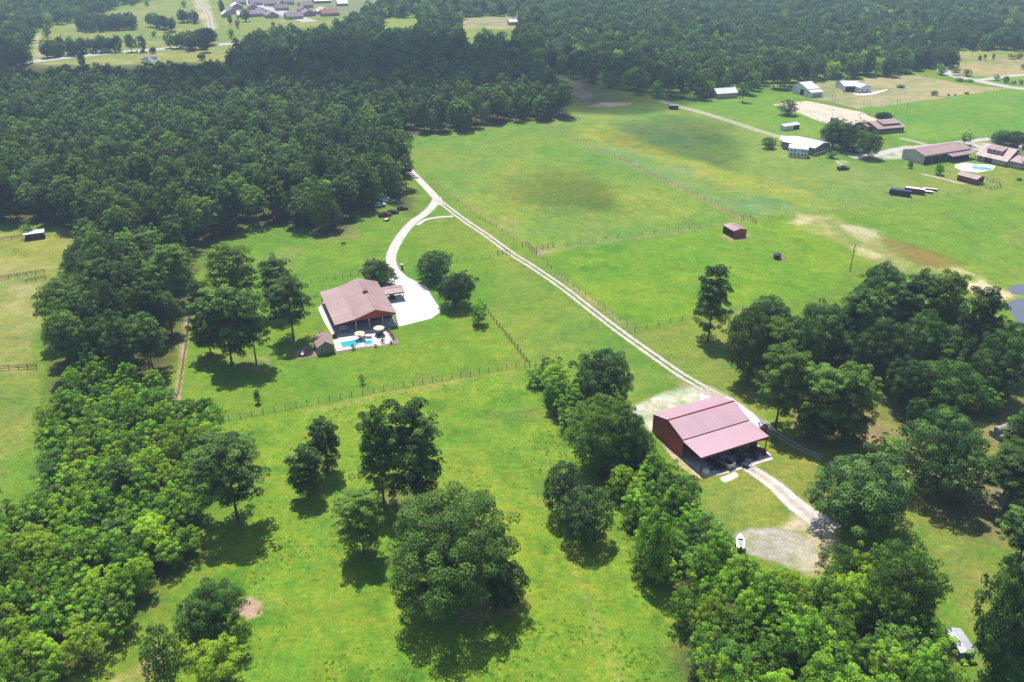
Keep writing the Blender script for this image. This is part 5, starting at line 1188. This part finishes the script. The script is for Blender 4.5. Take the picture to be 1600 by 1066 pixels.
    MB().add([(0,0,3.2),(L,0,3.2),(L,dd,3.2),(0,dd,3.2),(L*.22,dd/2,7.4),(L*.78,dd/2,7.4)], [(0,1,5,4),(1,2,5),(2,3,4,5),(3,0,4),(3,2,1,0)]).build('roof', M['red_shingle'], R)
    for x in (.2,.5,.8): win(R, L*x, .6, 1, 1.6, 1.4)
    vehicle('box_truck', 'white-cabbed box truck driving on the far highway', 'truck', G(163,83.6), atan2(G(160,84)[1]-G(260,76)[1], G(160,84)[0]-G(260,76)[0]), 9.5, 2.4, 3.4, 'white', 'truck')
    dk = gable('deer_stand', (*G(1046,171.5), 0), 0, 5, 3.5, 2.2, 2.6, 'x', M['screen_and_shade'], M['grey_wall'], 'small dark box shed at the end of the dirt road by the trees', 'shed', over=.2)
    rs = gable('far_white_barn', (*G(1402,57), 0), .2, 9, 12, 4, 6, 'y', M['white_wall'], M['white_roof_y'], 'tiny white barn showing between far trees on the right', 'barn')
    A, a, L = frame((1504,1036),(1530,1036))
    R = gable('metal_shed', (*G(1497,1034), 0), radians(4), 2.4, 4.6, 1.9, 2.15, 'y', M['grey_wall'], M['shed_grey'], 'small shed with pale metal roof half hidden by trees at lower right', 'shed', over=.15)
    wallbox(R, 'door', .8, 1.7, -.04, -.005, .05, 1.7, M['wood_dark'])
    lg = empty('log_pile', (*G(1416,737), 0), radians(-60), 'pale sawn logs lying between the two dark oaks', 'logs')
    for k in range(4): MB().cyl((-1.6+.1*k,.3*(k%3)-.3,.15+.26*(k//3)),(1.5,.3*(k%3)-.3,.15+.26*(k//3)),.15,.14,8).build('log', M['cream'], lg)
    # far suburb
    tones = ['violet-grey', 'violet-grey', 'dull mauve']
    HS = [(366,8,14,'purple_roof'),(380,14,16,'white_roof'),(392,9,14,'purple_roof'),(404,16,15,'purple_roof'),(414,10,14,'purple_roof'),(420,22,16,'purple_roof'),(432,17,14,'purple_roof'),(436,28,16,'purple_roof'),(449,31,17,'purple_roof'),
          (374,22,16,'purple_roof'),(390,27,18,'purple_roof'),(362,27,12,'white_roof'),(372,28,12,'white_roof'),(494,25,18,'purple_roof'),(504,26,18,'red_shingle'),(519,22,20,'tan_flat'),(492,6,20,'white_roof'),(456,6,15,'purple_roof'),(470,13,15,'purple_roof'),(484,19,14,'purple_roof'),(444,8,12,'purple_roof'),(404,3,14,'purple_roof'),(528,10,12,'white_roof')]
    mt = {'purple_roof': 'violet-grey', 'white_roof': 'white', 'red_shingle': 'dull red', 'tan_flat': 'tan'}
    for k, (px, py, L, m) in enumerate(HS):
        side = 'left' if px < 440+(py-20)*2 else 'right'
        nth = ['at the near end', 'a little further back', 'half way back', 'towards the far end', 'at the far end'][min(4, max(0, int((31-py)/6)))]
        x, y = G(px, py); a = radians(25+90*(k % 2)+random.uniform(-6, 6))
        R = gable('suburban_house', (x, y, 0), a, L, L*.75, 3, 6.2, 'x', M['brick'], M[m], 'tiny %s-roofed house %s of the far street\'s %s side, near photo column %s' % (mt[m], nth, side, ['A'][0]), 'house', over=.5)
        R['label'] = 'tiny %s-roofed house %s, %s of the far suburban street' % (mt[m], nth, side); R['group'] = 'houses of the far suburb'
    for (px, py, L, m, lab) in [(806,37,22,'red_shingle','far red-roofed barn at the right end of the brown field'),(727,6,20,'white_roof','far white-roofed house above the dark wood'),(1003,3,14,'white_roof','tiny far white-roofed house above the middle woods'),(796,40,12,'white_roof','tiny white shed beside the far red-roofed barn'),(1120,155,14,'white_roof','low white-roofed shed hidden under trees by the dirt road')]:
        gable('far_house', (*G(px, py), 0), .3, L, L*.6, 3.2, 5.5, 'x', M['brick'], M[m], lab, 'house')

# ------------------------------------------------------------------ planting plan
def build_trees():
    protos()
    # foreground meadow
    D('oak', 702, 764, 955, 214, 'huge dark oak spreading in the middle of the near meadow', base=.05, var=0)
    D('oak', 789, 872, 955, 68, 'smaller dark oak touching the right side of the huge oak', base=.02, var=2)
    T('pine', 513, 740, 657, 56, 'slim pine, upper one of the pair left in the near meadow', var=3)
    T('pine', 484, 776, 700, 58, 'slim pine, lower one of the pair left in the near meadow', var=1)
    T('pine', 600, 786, 642, 70, 'tall pine, left of the two tallest in the near meadow', var=3)
    T('pine', 651, 788, 631, 98, 'tallest wide pine behind the huge meadow oak', var=1)
    T('pine', 569, 866, 769, 78, 'short round pine left of the huge meadow oak', var=0)
    T('pine', 372, 815, 686, 120, 'broad dark pine at the right edge of the bright thicket', var=2)
    D('rbush', 881, 724, 806, 70, 'round dark tree, upper one of the joined pair by the hedgerow', var=0, name='round_tree', cat='tree')
    D('rbush', 917, 758, 846, 86, 'round dark tree, lower one of the joined pair by the hedgerow', var=0, name='round_tree', cat='tree')
    D('leaf', 332, 904, 990, 92, 'green tree above the others in the clump at lower left', var=0)
    D('bush', 298, 936, 1010, 60, 'dark rounded tree on the left of the lower left clump', var=0)
    D('bush', 252, 984, 1076, 66, 'dark rounded tree at the bottom left of the meadow', var=0)
    D('leaf', 336, 985, 1075, 92, 'green tree at the bottom of the lower left clump', var=2)
    D('leaf', 372, 960, 1020, 40, 'small green tree at the right of the lower left clump', var=1)
    # yard trees
    yl = 'in the pine group left of the porch house'
    T('pine', 372, 497, 385, 78, 'large pine at the back %s' % yl, var=2)
    T('pine', 363, 572, 452, 78, 'tall pine at the front left %s' % yl, var=0)
    T('pine', 401, 570, 458, 62, 'pine with long bare trunk, front right %s' % yl, var=2)
    T('pine', 459, 530, 434, 74, 'wide pine nearest the house %s' % yl, var=2)
    T('pine', 436, 490, 402, 54, 'round pine behind the one nearest the house', var=0)
    T('pine', 330, 556, 470, 54, 'low pine at the far left %s' % yl, var=0)
    T('pine', 318, 520, 440, 44, 'narrow pine beside the bare strip %s' % yl, var=3)
    D('oak', 591, 405, 449, 58, 'round dark oak behind the porch house roof', base=.03, var=2)
    D('oak', 677, 391, 441, 60, 'round dark oak beyond the white yard, upper of two', base=.03, var=2)
    D('oak', 711, 425, 481, 62, 'round dark oak at the white yard edge, lower of two', base=.03, var=1)
    T('leaf', 748, 507, 470, 33, 'small green tree alone at the head of the post fence', var=2)
    T('bush', 566, 600, 584, 13, 'tiny sapling on the lawn below the pool', var=1, name='sapling', cat='sapling')
    T('pine', 403, 630, 610, 11, 'tiny young pine on the lawn near the fence', var=3, name='sapling', cat='sapling')
    T('pine', 1106, 534, 417, 58, 'lone tall ragged pine right of the two-track drive', var=3)
    # hedgerow accents
    D('oak', 946, 546, 640, 92, 'dark oak standing above the upper end of the hedgerow', base=.05, var=1)
    T('leaf', 868, 620, 566, 56, 'bright tree at the very top end of the hedgerow', 'trees of the hedgerow')
    D('leaf', 934, 625, 735, 100, 'big green tree below the dark oak in the hedgerow', var=2)
    D('leaf', 982, 640, 735, 70, 'green tree on the barn side of the hedgerow', var=0)
    D('leaf', 1027, 795, 905, 66, 'bright green tree at the lower left bulge of the hedgerow', var=0)
    D('vine', 1062, 742, 800, 66, 'vine-covered tree beside the red barn corner', var=0)
    # right side
    D('oak', 1351, 708, 845, 160, 'large dark oak at the end of the barn track', base=.04, var=1)
    D('oak', 1481, 642, 780, 140, 'large round dark oak beside the hay bales', base=.03, var=2)
    D('leaf', 1430, 832, 985, 140, 'tall leafy tree leaning over the lower right lawn', base=.02, var=3)
    D('leaf', 1330, 850, 930, 90, 'leafy tree at the bottom end of the gravel pad', var=1)
    D('oak', 1582, 890, 1050, 100, 'dark oak at the right edge above the metal shed', var=2)
    T('pine', 1570, 800, 706, 90, 'loose pine at the right edge below the hay bales', var=2)
    T('pine', 1590, 880, 800, 80, 'loose pine with dark base at the right edge', var=2)
    gl = 'trees of the right-hand grove'
    GR = [('oak',1176,485,595,88,'dark oak at the left front corner of the right-hand grove'),('oak',1205,462,540,80,'dark oak at the back left of the right-hand grove'),('pine',1224,540,650,84,'pine in the front row of the grove above the barn'),
          ('pine',1283,575,675,84,'leaning pine in the middle of the grove front row'),('pine',1330,570,672,80,'dark pine right of the leaning one in the grove'),('oak',1290,470,560,96,'broad oak in the left centre of the grove'),
          ('oak',1382,414,490,76,'tall oak standing out at the back of the grove'),('pine',1440,428,520,70,'pine standing at the back right of the grove'),('pine',1480,425,530,60,'second pine at the back right of the grove'),('oak',1380,500,600,90,'dense oak in the centre of the grove'),
          ('leaf',1450,490,575,70,'yellow-green tree in the right centre of the grove'),('pine',1530,450,560,80,'pine at the right back of the grove near the pond'),('leaf',1470,560,645,110,'bright green tree at the right front of the grove'),('oak',1570,520,625,90,'dark tree at the right edge of the grove'),
          ('leaf',1250,495,585,70,'green tree between the front oaks of the grove'),('pine',1345,450,545,70,'pine in the back centre of the grove'),('oak',1435,620,668,44,'small dark tree in the gap below the grove'),('leaf',1390,675,720,56,'dark bush at the grove foot above the barn-track oak'),
          ('oak',1420,560,640,70,'dark tree right of the grove centre'),('leaf',1545,590,650,80,'green tree right of the bright one in the grove'),('oak',1335,640,690,50,'low dark bush at the foot of the dark grove pine'),('pine',1215,500,590,66,'pine behind the left front oak of the grove'),('oak',1335,490,570,84,'oak between the centre trees of the grove'),('oak',1500,510,590,90,'broad dark oak right behind the bright grove tree'),('pine',1405,440,520,66,'pine beside the tall oak at the grove back'),('oak',1270,640,690,60,'low tree in front of the leaning pine')]
    for kd, cx, tp, bt, wp, lab in GR: D(kd, cx, tp, bt, wp, lab, gl, base=.2 if kd == 'pine' else .06)
    # farmyard and distance, each measured
    for (kd, bx, by, tp, wp, lab) in [('bush',1231,180,157,32,'round dark tree on the near corner of the sand arena'),('bush',1201,232,215,24,'round dark bush left of the carport'),('oak',1300,232,187,46,'dark tree, left one beside the white panel fence'),
        ('oak',1324,236,194,48,'dark tree, middle one beside the white panel fence'),('leaf',1356,247,202,38,'green tree standing over the camper'),('oak',1378,190,175,26,'dark tree behind the horse stable'),('leaf',1299,247,236,18,'small tree right of the grey workshop'),
        ('leaf',1506,227,203,28,'green tree behind the tan barn'),('leaf',1466,273,255,16,'small green tree below the tan barn'),('bush',1422,263,252,9,'small round bush left below the tan barn'),('bush',1592,282,278,9,'small dark bush in the far right pasture'),
        ('leaf',1160,160,124,22,'small green tree at the far dirt road'),('oak',1562,226,204,36,'dark tree left behind the dormer house'),('oak',1585,228,206,40,'dark tree behind the dormer house'),('oak',1608,232,206,44,'dark tree at the frame edge behind the dormer house'),
        ('leaf',46,372,345,22,'small tree at the left end of the dark stable'),('bush',1459,149,142,12,'dark bush on the fence between the tan fields'),('bush',1407,137,133,14,'low dark hedge at the start of the tan field fence'),
        ('bush',1482,150,147,5,'tiny bush, left one on the field fence'),('bush',1492,149,147,5,'tiny bush, middle one on the field fence'),('bush',1510,147,144,8,'low bush, right one on the field fence'),('bush',1500,127,122,14,'dark hedge bush at the road bend'),('bush',1515,128,124,14,'low hedge bush right of the road bend'),
        ('leaf',1557,126,116,14,'round tree, left one of the roadside row'),('leaf',1571,129,119,12,'tree, second of the roadside row'),('leaf',1584,131,124,12,'tree, third of the roadside row'),('leaf',1595,132,124,10,'tree, last of the roadside row'),('leaf',1598,108,99,12,'tree at the right frame edge in the tan field'),
        ('pine',1530,95,87,6,'small conifer, left of the far pair'),('pine',1538,94,85,6,'small conifer, right of the far pair'),('pine',1551,93,84,5,'lone small conifer on the far field edge'),('leaf',1580,92,83,18,'far leafy tree, left one at the top right field'),('leaf',1593,92,82,14,'far leafy tree, right one at the top right field'),
        ('leaf',1486,100,93,14,'shrub right of the hipped-roof house'),('leaf',1470,117,100,18,'leafy tree left of the road by the tan field'),('leaf',1492,118,105,16,'leafy tree, second left of the road bend'),('leaf',1510,119,108,14,'leafy tree nearest the road bend'),
        ('oak',1270,163,157,0,''),('leaf',1291,41,30,0,'')]:
        if wp: T(kd, bx, by, tp, wp, lab, **({'var': 0} if kd == 'bush' else {}))
    T('sparse', 1340, 230, 178, 44, 'half-bare grey tree rising above the dark ones by the arena')
    # top-left field trees
    for k, (bx, by, tp, wp, lab) in enumerate([(241,58,48,9,'small round tree alone in the upper left field'),(322,82,45,20,'tall tree standing beside the far highway'),(362,60,45,10,'small tree beside the highway in the upper left'),(385,34,14,17,'large tree below the far suburb'),(372,45,28,9,'tree left of the large one below the suburb'),(360,38,26,7,'thin tree left below the suburb'),
            (427,41,34,8,'small round tree under the suburb'),(130,105,84,12,'pale tree this side of the highway'),(48,99,82,14,'dark tree where the highway enters on the left'),(315,94,84,14,'pale bushy tree above the dark wood'),(230,10,2,8,'tiny tree at the top of the upper left field'),(207,9,0,12,'tiny round tree near the top left'),(288,12,0,10,'dark tree beside the sandy track'),(348,22,0,10,'dark tree at the near end of the suburb'),
            (75,58,38,14,'dark tree at the strip of sandy ground'),(240,84,74,12,'low bush on the highway verge')]):
        T('oak' if k % 2 else 'leaf', bx, by, tp, wp, lab)
    wood(W_MAIN, 7.2, {'pine': .78, 'leaf': .14, 'oak': .08}, {'pine': (12.5, 19.5), 'leaf': (9, 14), 'oak': (11, 16)}, {'pine': 4.3, 'leaf': 4.0, 'oak': 5.2}, 'dark pine crown packed into the big wood behind the house', 'trees of the big pine wood', 5, 1.2)
    wood(W_THICK, 4.4, {'leaf': .86, 'vine': .12, 'pine': .02}, {'leaf': (6, 9), 'vine': (5, 7), 'pine': (10, 12)}, {'leaf': 3.1, 'vine': 3.3, 'pine': 2.8}, 'bright green young tree in the thicket at the lower left', 'trees of the lower left thicket', 6, .4)
    wood(W_HEDGE, 3.7, {'leaf': .5, 'vine': .5}, {'leaf': (5.5, 9), 'vine': (4.5, 7.5)}, {'leaf': 3.2, 'vine': 3.4}, 'green tree in the hedgerow between the meadow and the red barn', 'trees of the hedgerow', 7, .1)
    wood(W_RIGHT, 5.0, {'leaf': .78, 'vine': .22}, {'leaf': (7, 10.5), 'vine': (5, 7)}, {'leaf': 3.6, 'vine': 3.6}, 'leafy tree in the thicket at the bottom right', 'trees of the bottom right thicket', 8, 1.5)
    wood(W_GROVE, 24, {'pine': .5, 'oak': .5}, {'pine': (13, 17), 'oak': (11, 14)}, {'pine': 4.0, 'oak': 5}, 'dark tree filling the inside of the right-hand grove', 'trees inside the right-hand grove', 9)
    wood(W_LOWR, 10, {'leaf': .5, 'pine': .5}, {'pine': (12, 15), 'leaf': (9, 12)}, {'pine': 3.8, 'leaf': 4.2}, 'tree standing at the lower right frame edge', 'trees at the lower right edge', 10)
    WT = {'leaf': 'leafy', 'pine': 'pine', 'vine': 'vine-covered', 'oak': 'broad'}
    rest = []
    MARKS = {'big pine wood': [(60,345,'behind the long dark stable'),(70,420,'beside the dry left field'),(70,520,'above the left field fence'),(270,540,'along the bare strip by the lawn'),(285,440,'left of the yard pines'),(350,370,'at the shady lawn corner'),(450,345,'at the back of the lawn'),(540,355,'where the lawn shade is deepest'),(600,310,'around the parked vehicles'),(620,240,'beside the gravel drive'),
                (150,300,'left of centre'),(300,300,'in the middle'),(430,280,'right of centre'),(170,450,'in the narrow left arm'),(180,540,'at the foot of the left arm'),(50,260,'at the far left'),(200,220,'far back left'),(400,220,'far back centre'),(550,220,'far back right')],
             'lower left thicket': [(320,690,'by the lawn fence corner'),(330,780,'around the broad dark pine'),(150,620,'at its upper end'),(50,700,'on its upper left side'),(30,820,'at the left frame edge'),(60,980,'in the bottom left corner'),(160,780,'in its middle'),(240,860,'on its meadow side'),(180,960,'at its lower tip'),(250,710,'below the bare strip'),(110,880,'in its lower middle')],
             'hedgerow': [(860,600,'at its upper tip'),(930,650,'below the dark oak'),(985,690,'by the barn corner'),(1010,760,'in its middle bend'),(1090,760,'beside the lean-to'),(1030,850,'at its meadow bulge'),(1110,850,'next to the boat')],
             'thicket at the bottom right': [(1120,900,'just below the boat'),(1200,890,'below the gravel pad'),(1300,890,'under the barn-track oak'),(1400,900,'beside the leaning leafy tree'),(1470,1000,'next to the metal shed'),(1080,1000,'on its meadow edge'),(1180,1000,'in its left middle'),(1300,1000,'in its centre'),(1400,1040,'at the bottom frame edge')],
             'right-hand grove': [(1250,580,'at its left'),(1330,560,'at its centre'),(1450,560,'right of its centre'),(1550,580,'near its right end')],
             'lower right frame edge': [(1560,720,'by the hay bales'),(1590,900,'above the metal shed'),(1600,1050,'beside the metal shed')]}
    def where(lab, c):
        px, py = proj(c[0], c[1], 0)
        for k_, m_ in MARKS.items():
            if k_ in lab: return min(m_, key=lambda q: (q[0]-px)**2+(1.6*(q[1]-py))**2)[2]
        return ''
    SH = {'dark pine crown packed into the big wood behind the house': 'dark pine of the big pine wood', 'bright green young tree in the thicket at the lower left': 'bright young tree of the lower left thicket',
          'green tree in the hedgerow between the meadow and the red barn': 'green tree of the hedgerow', 'leafy tree in the thicket at the bottom right': 'leafy tree of the thicket at the bottom right',
          'dark tree filling the inside of the right-hand grove': 'dark tree inside the right-hand grove', 'tree standing at the lower right frame edge': 'tree at the lower right frame edge'}
    for kd, lim in (('pine', 255), ('leaf', 235), ('vine', 140), ('oak', 120)):
        lst = sorted(CAND[kd], key=lambda c: hypot(c[0], c[1])); n = 0
        for c in lst:
            if n < lim and in_view(c[0], c[1], c[2]):
                hh = {'pine': (14.5, 17.5), 'leaf': (7.5, 9.5), 'vine': (5.5, 6.8), 'oak': (12.5, 14.5)}[kd]
                lab = ('low ' if c[2] < hh[0] else 'tall ' if c[2] > hh[1] else 'medium ') + SH[c[4]] + ', ' + where(SH[c[4]], c)
                if kd == 'oak': lab = lab.replace('dark pine of', 'dark broad oak of').replace('dark tree inside', 'dark oak inside')
                if kd == 'leaf': lab = lab.replace('dark pine of', 'brighter leafy tree of')
                if kd == 'vine': lab = 'vine-draped ' + lab
                if kd == 'pine': lab = lab.replace('bright young tree', 'dark pine').replace('dark tree inside', 'dark pine inside').replace('tree at the lower', 'pine at the lower')
                plant('dome' if kd == 'pine' and 'big pine wood' in c[5] and random.random() < .7 else kd, c[0], c[1], c[2], c[3], lab, c[5]+', '+KIND[kd][1]+'s'); n += 1
            else: rest.append((kd, c))
    # the far woods, as masses
    rng = np.random.default_rng(99); lodc = lod_collection(); far_items = []; main_items = []
    pick = {'pine': (0, 3), 'oak': (3, 6), 'leaf': (6, 8), 'vine': (6, 8)}
    for kd, c in rest: main_items.append((c[0], c[1], c[2], c[3]*1.05, int(rng.integers(*pick[kd]))))
    excl = [C_LEFT, C_RIGHT, W_MAIN] + C_MID
    def fill(dmin, dmax, sp):
        Xm = dmax*.75+200
        xs = np.arange(-Xm, Xm, sp); ys = np.arange(dmin*.6, dmax, sp*.87)
        X, Y = np.meshgrid(xs, ys); X = (X+rng.uniform(-.4, .4, X.shape)*sp).ravel(); Y = (Y+rng.uniform(-.4, .4, Y.shape)*sp).ravel()
        Dd = np.hypot(X, Y); k = (Dd >= dmin) & (Dd < dmax) & (np.abs(X) < .8*Y+150)
        X, Y = X[k], Y[k]
        # everything beyond the near land
        wall = np.array([(-900,330),(-420,440)] + [tuple(p) for p in W_MAIN[0:11]] + [G(842,112), G(905,128), G(985,146), G(1080,162), G(1230,140), G(1430,116), G(1600,79), (1400,900),(3000,900),(3000,6000),(-4000,6000),(-4000,330)])
        keep = sdist(X, Y, wall) > 0
        for e in excl: keep &= sdist(X, Y, e) < 0
        X, Y = X[keep], Y[keep]
        tone = vnoise(X, Y, 70., 44, 3)
        for x, y, t_ in zip(X, Y, tone):
            r = rng.random(); kd = 'pine' if r < .2+.55*(t_ < .45) else ('leaf' if r > .74 else 'oak')
            h = {'pine': 15, 'oak': 13.5, 'leaf': 11.5}[kd]*(.8+.4*rng.random()); R = {'pine': 4.2, 'oak': 5.4, 'leaf': 4.6}[kd]*(.85+.35*rng.random())*sp/8.6
            far_items.append((x, y, h, R, int(rng.integers(*pick[kd]))))
    fill(380, 900, 8.6); fill(900, 1700, 11)
    rows = []
    for wr in W_ROWS:
        X, Y = scatter(wr, 8, rng); k = sdist(X, Y, wr) > -1
        for x, y in zip(X[k], Y[k]): rows.append((x, y, 10+4*rng.random(), 5, int(rng.integers(3, 6))))
    gn_scatter('far_side_of_the_pine_wood', main_items, lodc, 'mass of dark pine crowns filling the big wood to its far edge', 'wood', 1)
    gn_scatter('distant_woods', far_items, lodc, 'hazy mixed woods stretching to the top of the view', 'wood', 2)
    gn_scatter('distant_tree_rows', rows, lodc, 'rows of dark trees across the upper left fields', 'wood', 3)
    print('TREES', {k: len(v) for k, v in CAND.items()}, len(main_items), len(far_items), len(rows))
    # rough weeds in the meadow
    wc = bpy.data.collections.new('weed_kinds')
    for i in range(4):
        r2 = np.random.default_rng(200+i); lobes = [(r2.normal(0, .34), r2.normal(0, .34), .05, .14+.14*r2.random(), .5, r2.random()) for _ in range(9)]
        me = leaf_mesh('weed_tuft', lobes, 60, .075, r2, M['weed'], up=.6); o = bpy.data.objects.new('weed_kind_%d' % i, me); wc.objects.link(o)
    P = np.array(GP([(838,592),(1000,720),(1100,900),(1110,1066),(1110,1300),(200,1300),(380,830),(430,740),(345,662),(820,574)]))
    X, Y = scatter(P, .75, rng, .5); d = vnoise(X, Y, 11., 71, 4); dd = vnoise(X, Y, 3., 72, 2)
    east = np.clip((X-5)/30, -.3, .6)*.3
    k = (sdist(X, Y, P) > 1) & (rng.random(len(X)) < np.clip((d+dd*.35+east-.66)*2.2, .02, .7)) 
    X, Y = X[k], Y[k]
    items = [(x, y, .35+.3*rng.random(), .2+.42*rng.random()**2, int(rng.integers(0, 4))) for x, y in zip(X, Y)]
    gn_scatter('meadow_weeds', items, wc, 'darker green weeds tufted over the rough near meadow', 'weeds', 4)
    P = np.array(GP([(850,400),(1130,358),(1280,340),(1320,430),(1180,478),(1000,512)])); X, Y = scatter(P, 1.6, rng, .5)
    k = (sdist(X, Y, P) > 2) & (rng.random(len(X)) < np.clip((vnoise(X, Y, 9., 81, 4)-.52)*2, .01, .25)); X, Y = X[k], Y[k]
    gn_scatter('paddock_weeds', [(x, y, .3, .25+.3*rng.random(), int(rng.integers(0, 4))) for x, y in zip(X, Y)], wc, 'small weed tufts dotted over the fenced paddock', 'weeds', 5)
    print('WEEDS', len(items), len(X))

# ------------------------------------------------------------------ air and clouds
def build_air():
    t = NT('haze'); v = t.n('ShaderNodeVolumePrincipled'); v.inputs['Color'].default_value = (.58, .76, 1.0, 1)
    v.inputs['Density'].default_value = HAZE; v.inputs['Anisotropy'].default_value = .2
    t.l(v.outputs[0], t.out.inputs['Volume'])
    o = MB().box(-9000, 9000, -1500, 12500, -1.2, 108).build('haze', t.m); tag(o, kind='stuff')
    vap = []
    for dens in (.028, .008):
        t = NT('cloud_vapour'); v = t.n('ShaderNodeVolumePrincipled'); v.inputs['Color'].default_value = (.97, .97, .97, 1); v.inputs['Density'].default_value = dens
        t.l(v.outputs[0], t.out.inputs['Volume']); vap.append(t.m)
    import bmesh
    def cloud(cx, cy_, rx, ry, label, lobes, seed, thick=60):
        cm = vap[0] if rx > 100 else vap[1]
        r = random.Random(seed); alt = 750.; k = alt/SD[2]
        bm = bmesh.new()
        bmesh.ops.create_icosphere(bm, subdivisions=5, radius=1)
        cs = [(r.uniform(-.9,.9), r.uniform(-.9,.9), r.uniform(.1,.35)) for _ in range(lobes)]
        for v_ in bm.verts:
            a = atan2(v_.co.y, v_.co.x); q = 1+.16*sin(3*a+seed)+.10*sin(7*a+2*seed)+.06*sin(13*a)
            b = sum(s_*math.exp(-((v_.co.x-x)**2+(v_.co.y-y)**2)/.03) for x, y, s_ in cs)
            v_.co = V((v_.co.x*q*rx, v_.co.y*q*ry, v_.co.z*thick*(1+b*3) if v_.co.z > 0 else v_.co.z*thick*.35))
        me = bpy.data.meshes.new('cloud'); bm.to_mesh(me); bm.free()
        o = finish('cloud', me, cm, loc=(cx+SD[0]*k, cy_+SD[1]*k, alt)); tag(o, label, 'cloud', kind='structure')
    for (px, py, rx, ry, lab, s_) in CLOUDS:
        x, y = G(px, py); cloud(x, y, rx, ry, lab, 14, s_)
HAZE = .00023
CLOUDS = [(250,128,250,70,'long flat cloud over the big pine wood',2), (655,128,165,112,'broad cloud over the right end of the pine wood',3), (868,290,24,26,'small cloud over the hay field',4), (1052,210,34,46,'small cloud over the mottled pasture',5)]

build_ground()
build_roads()
build_trees()
build_fences()
build_house()
build_barn()
build_small()
build_air()
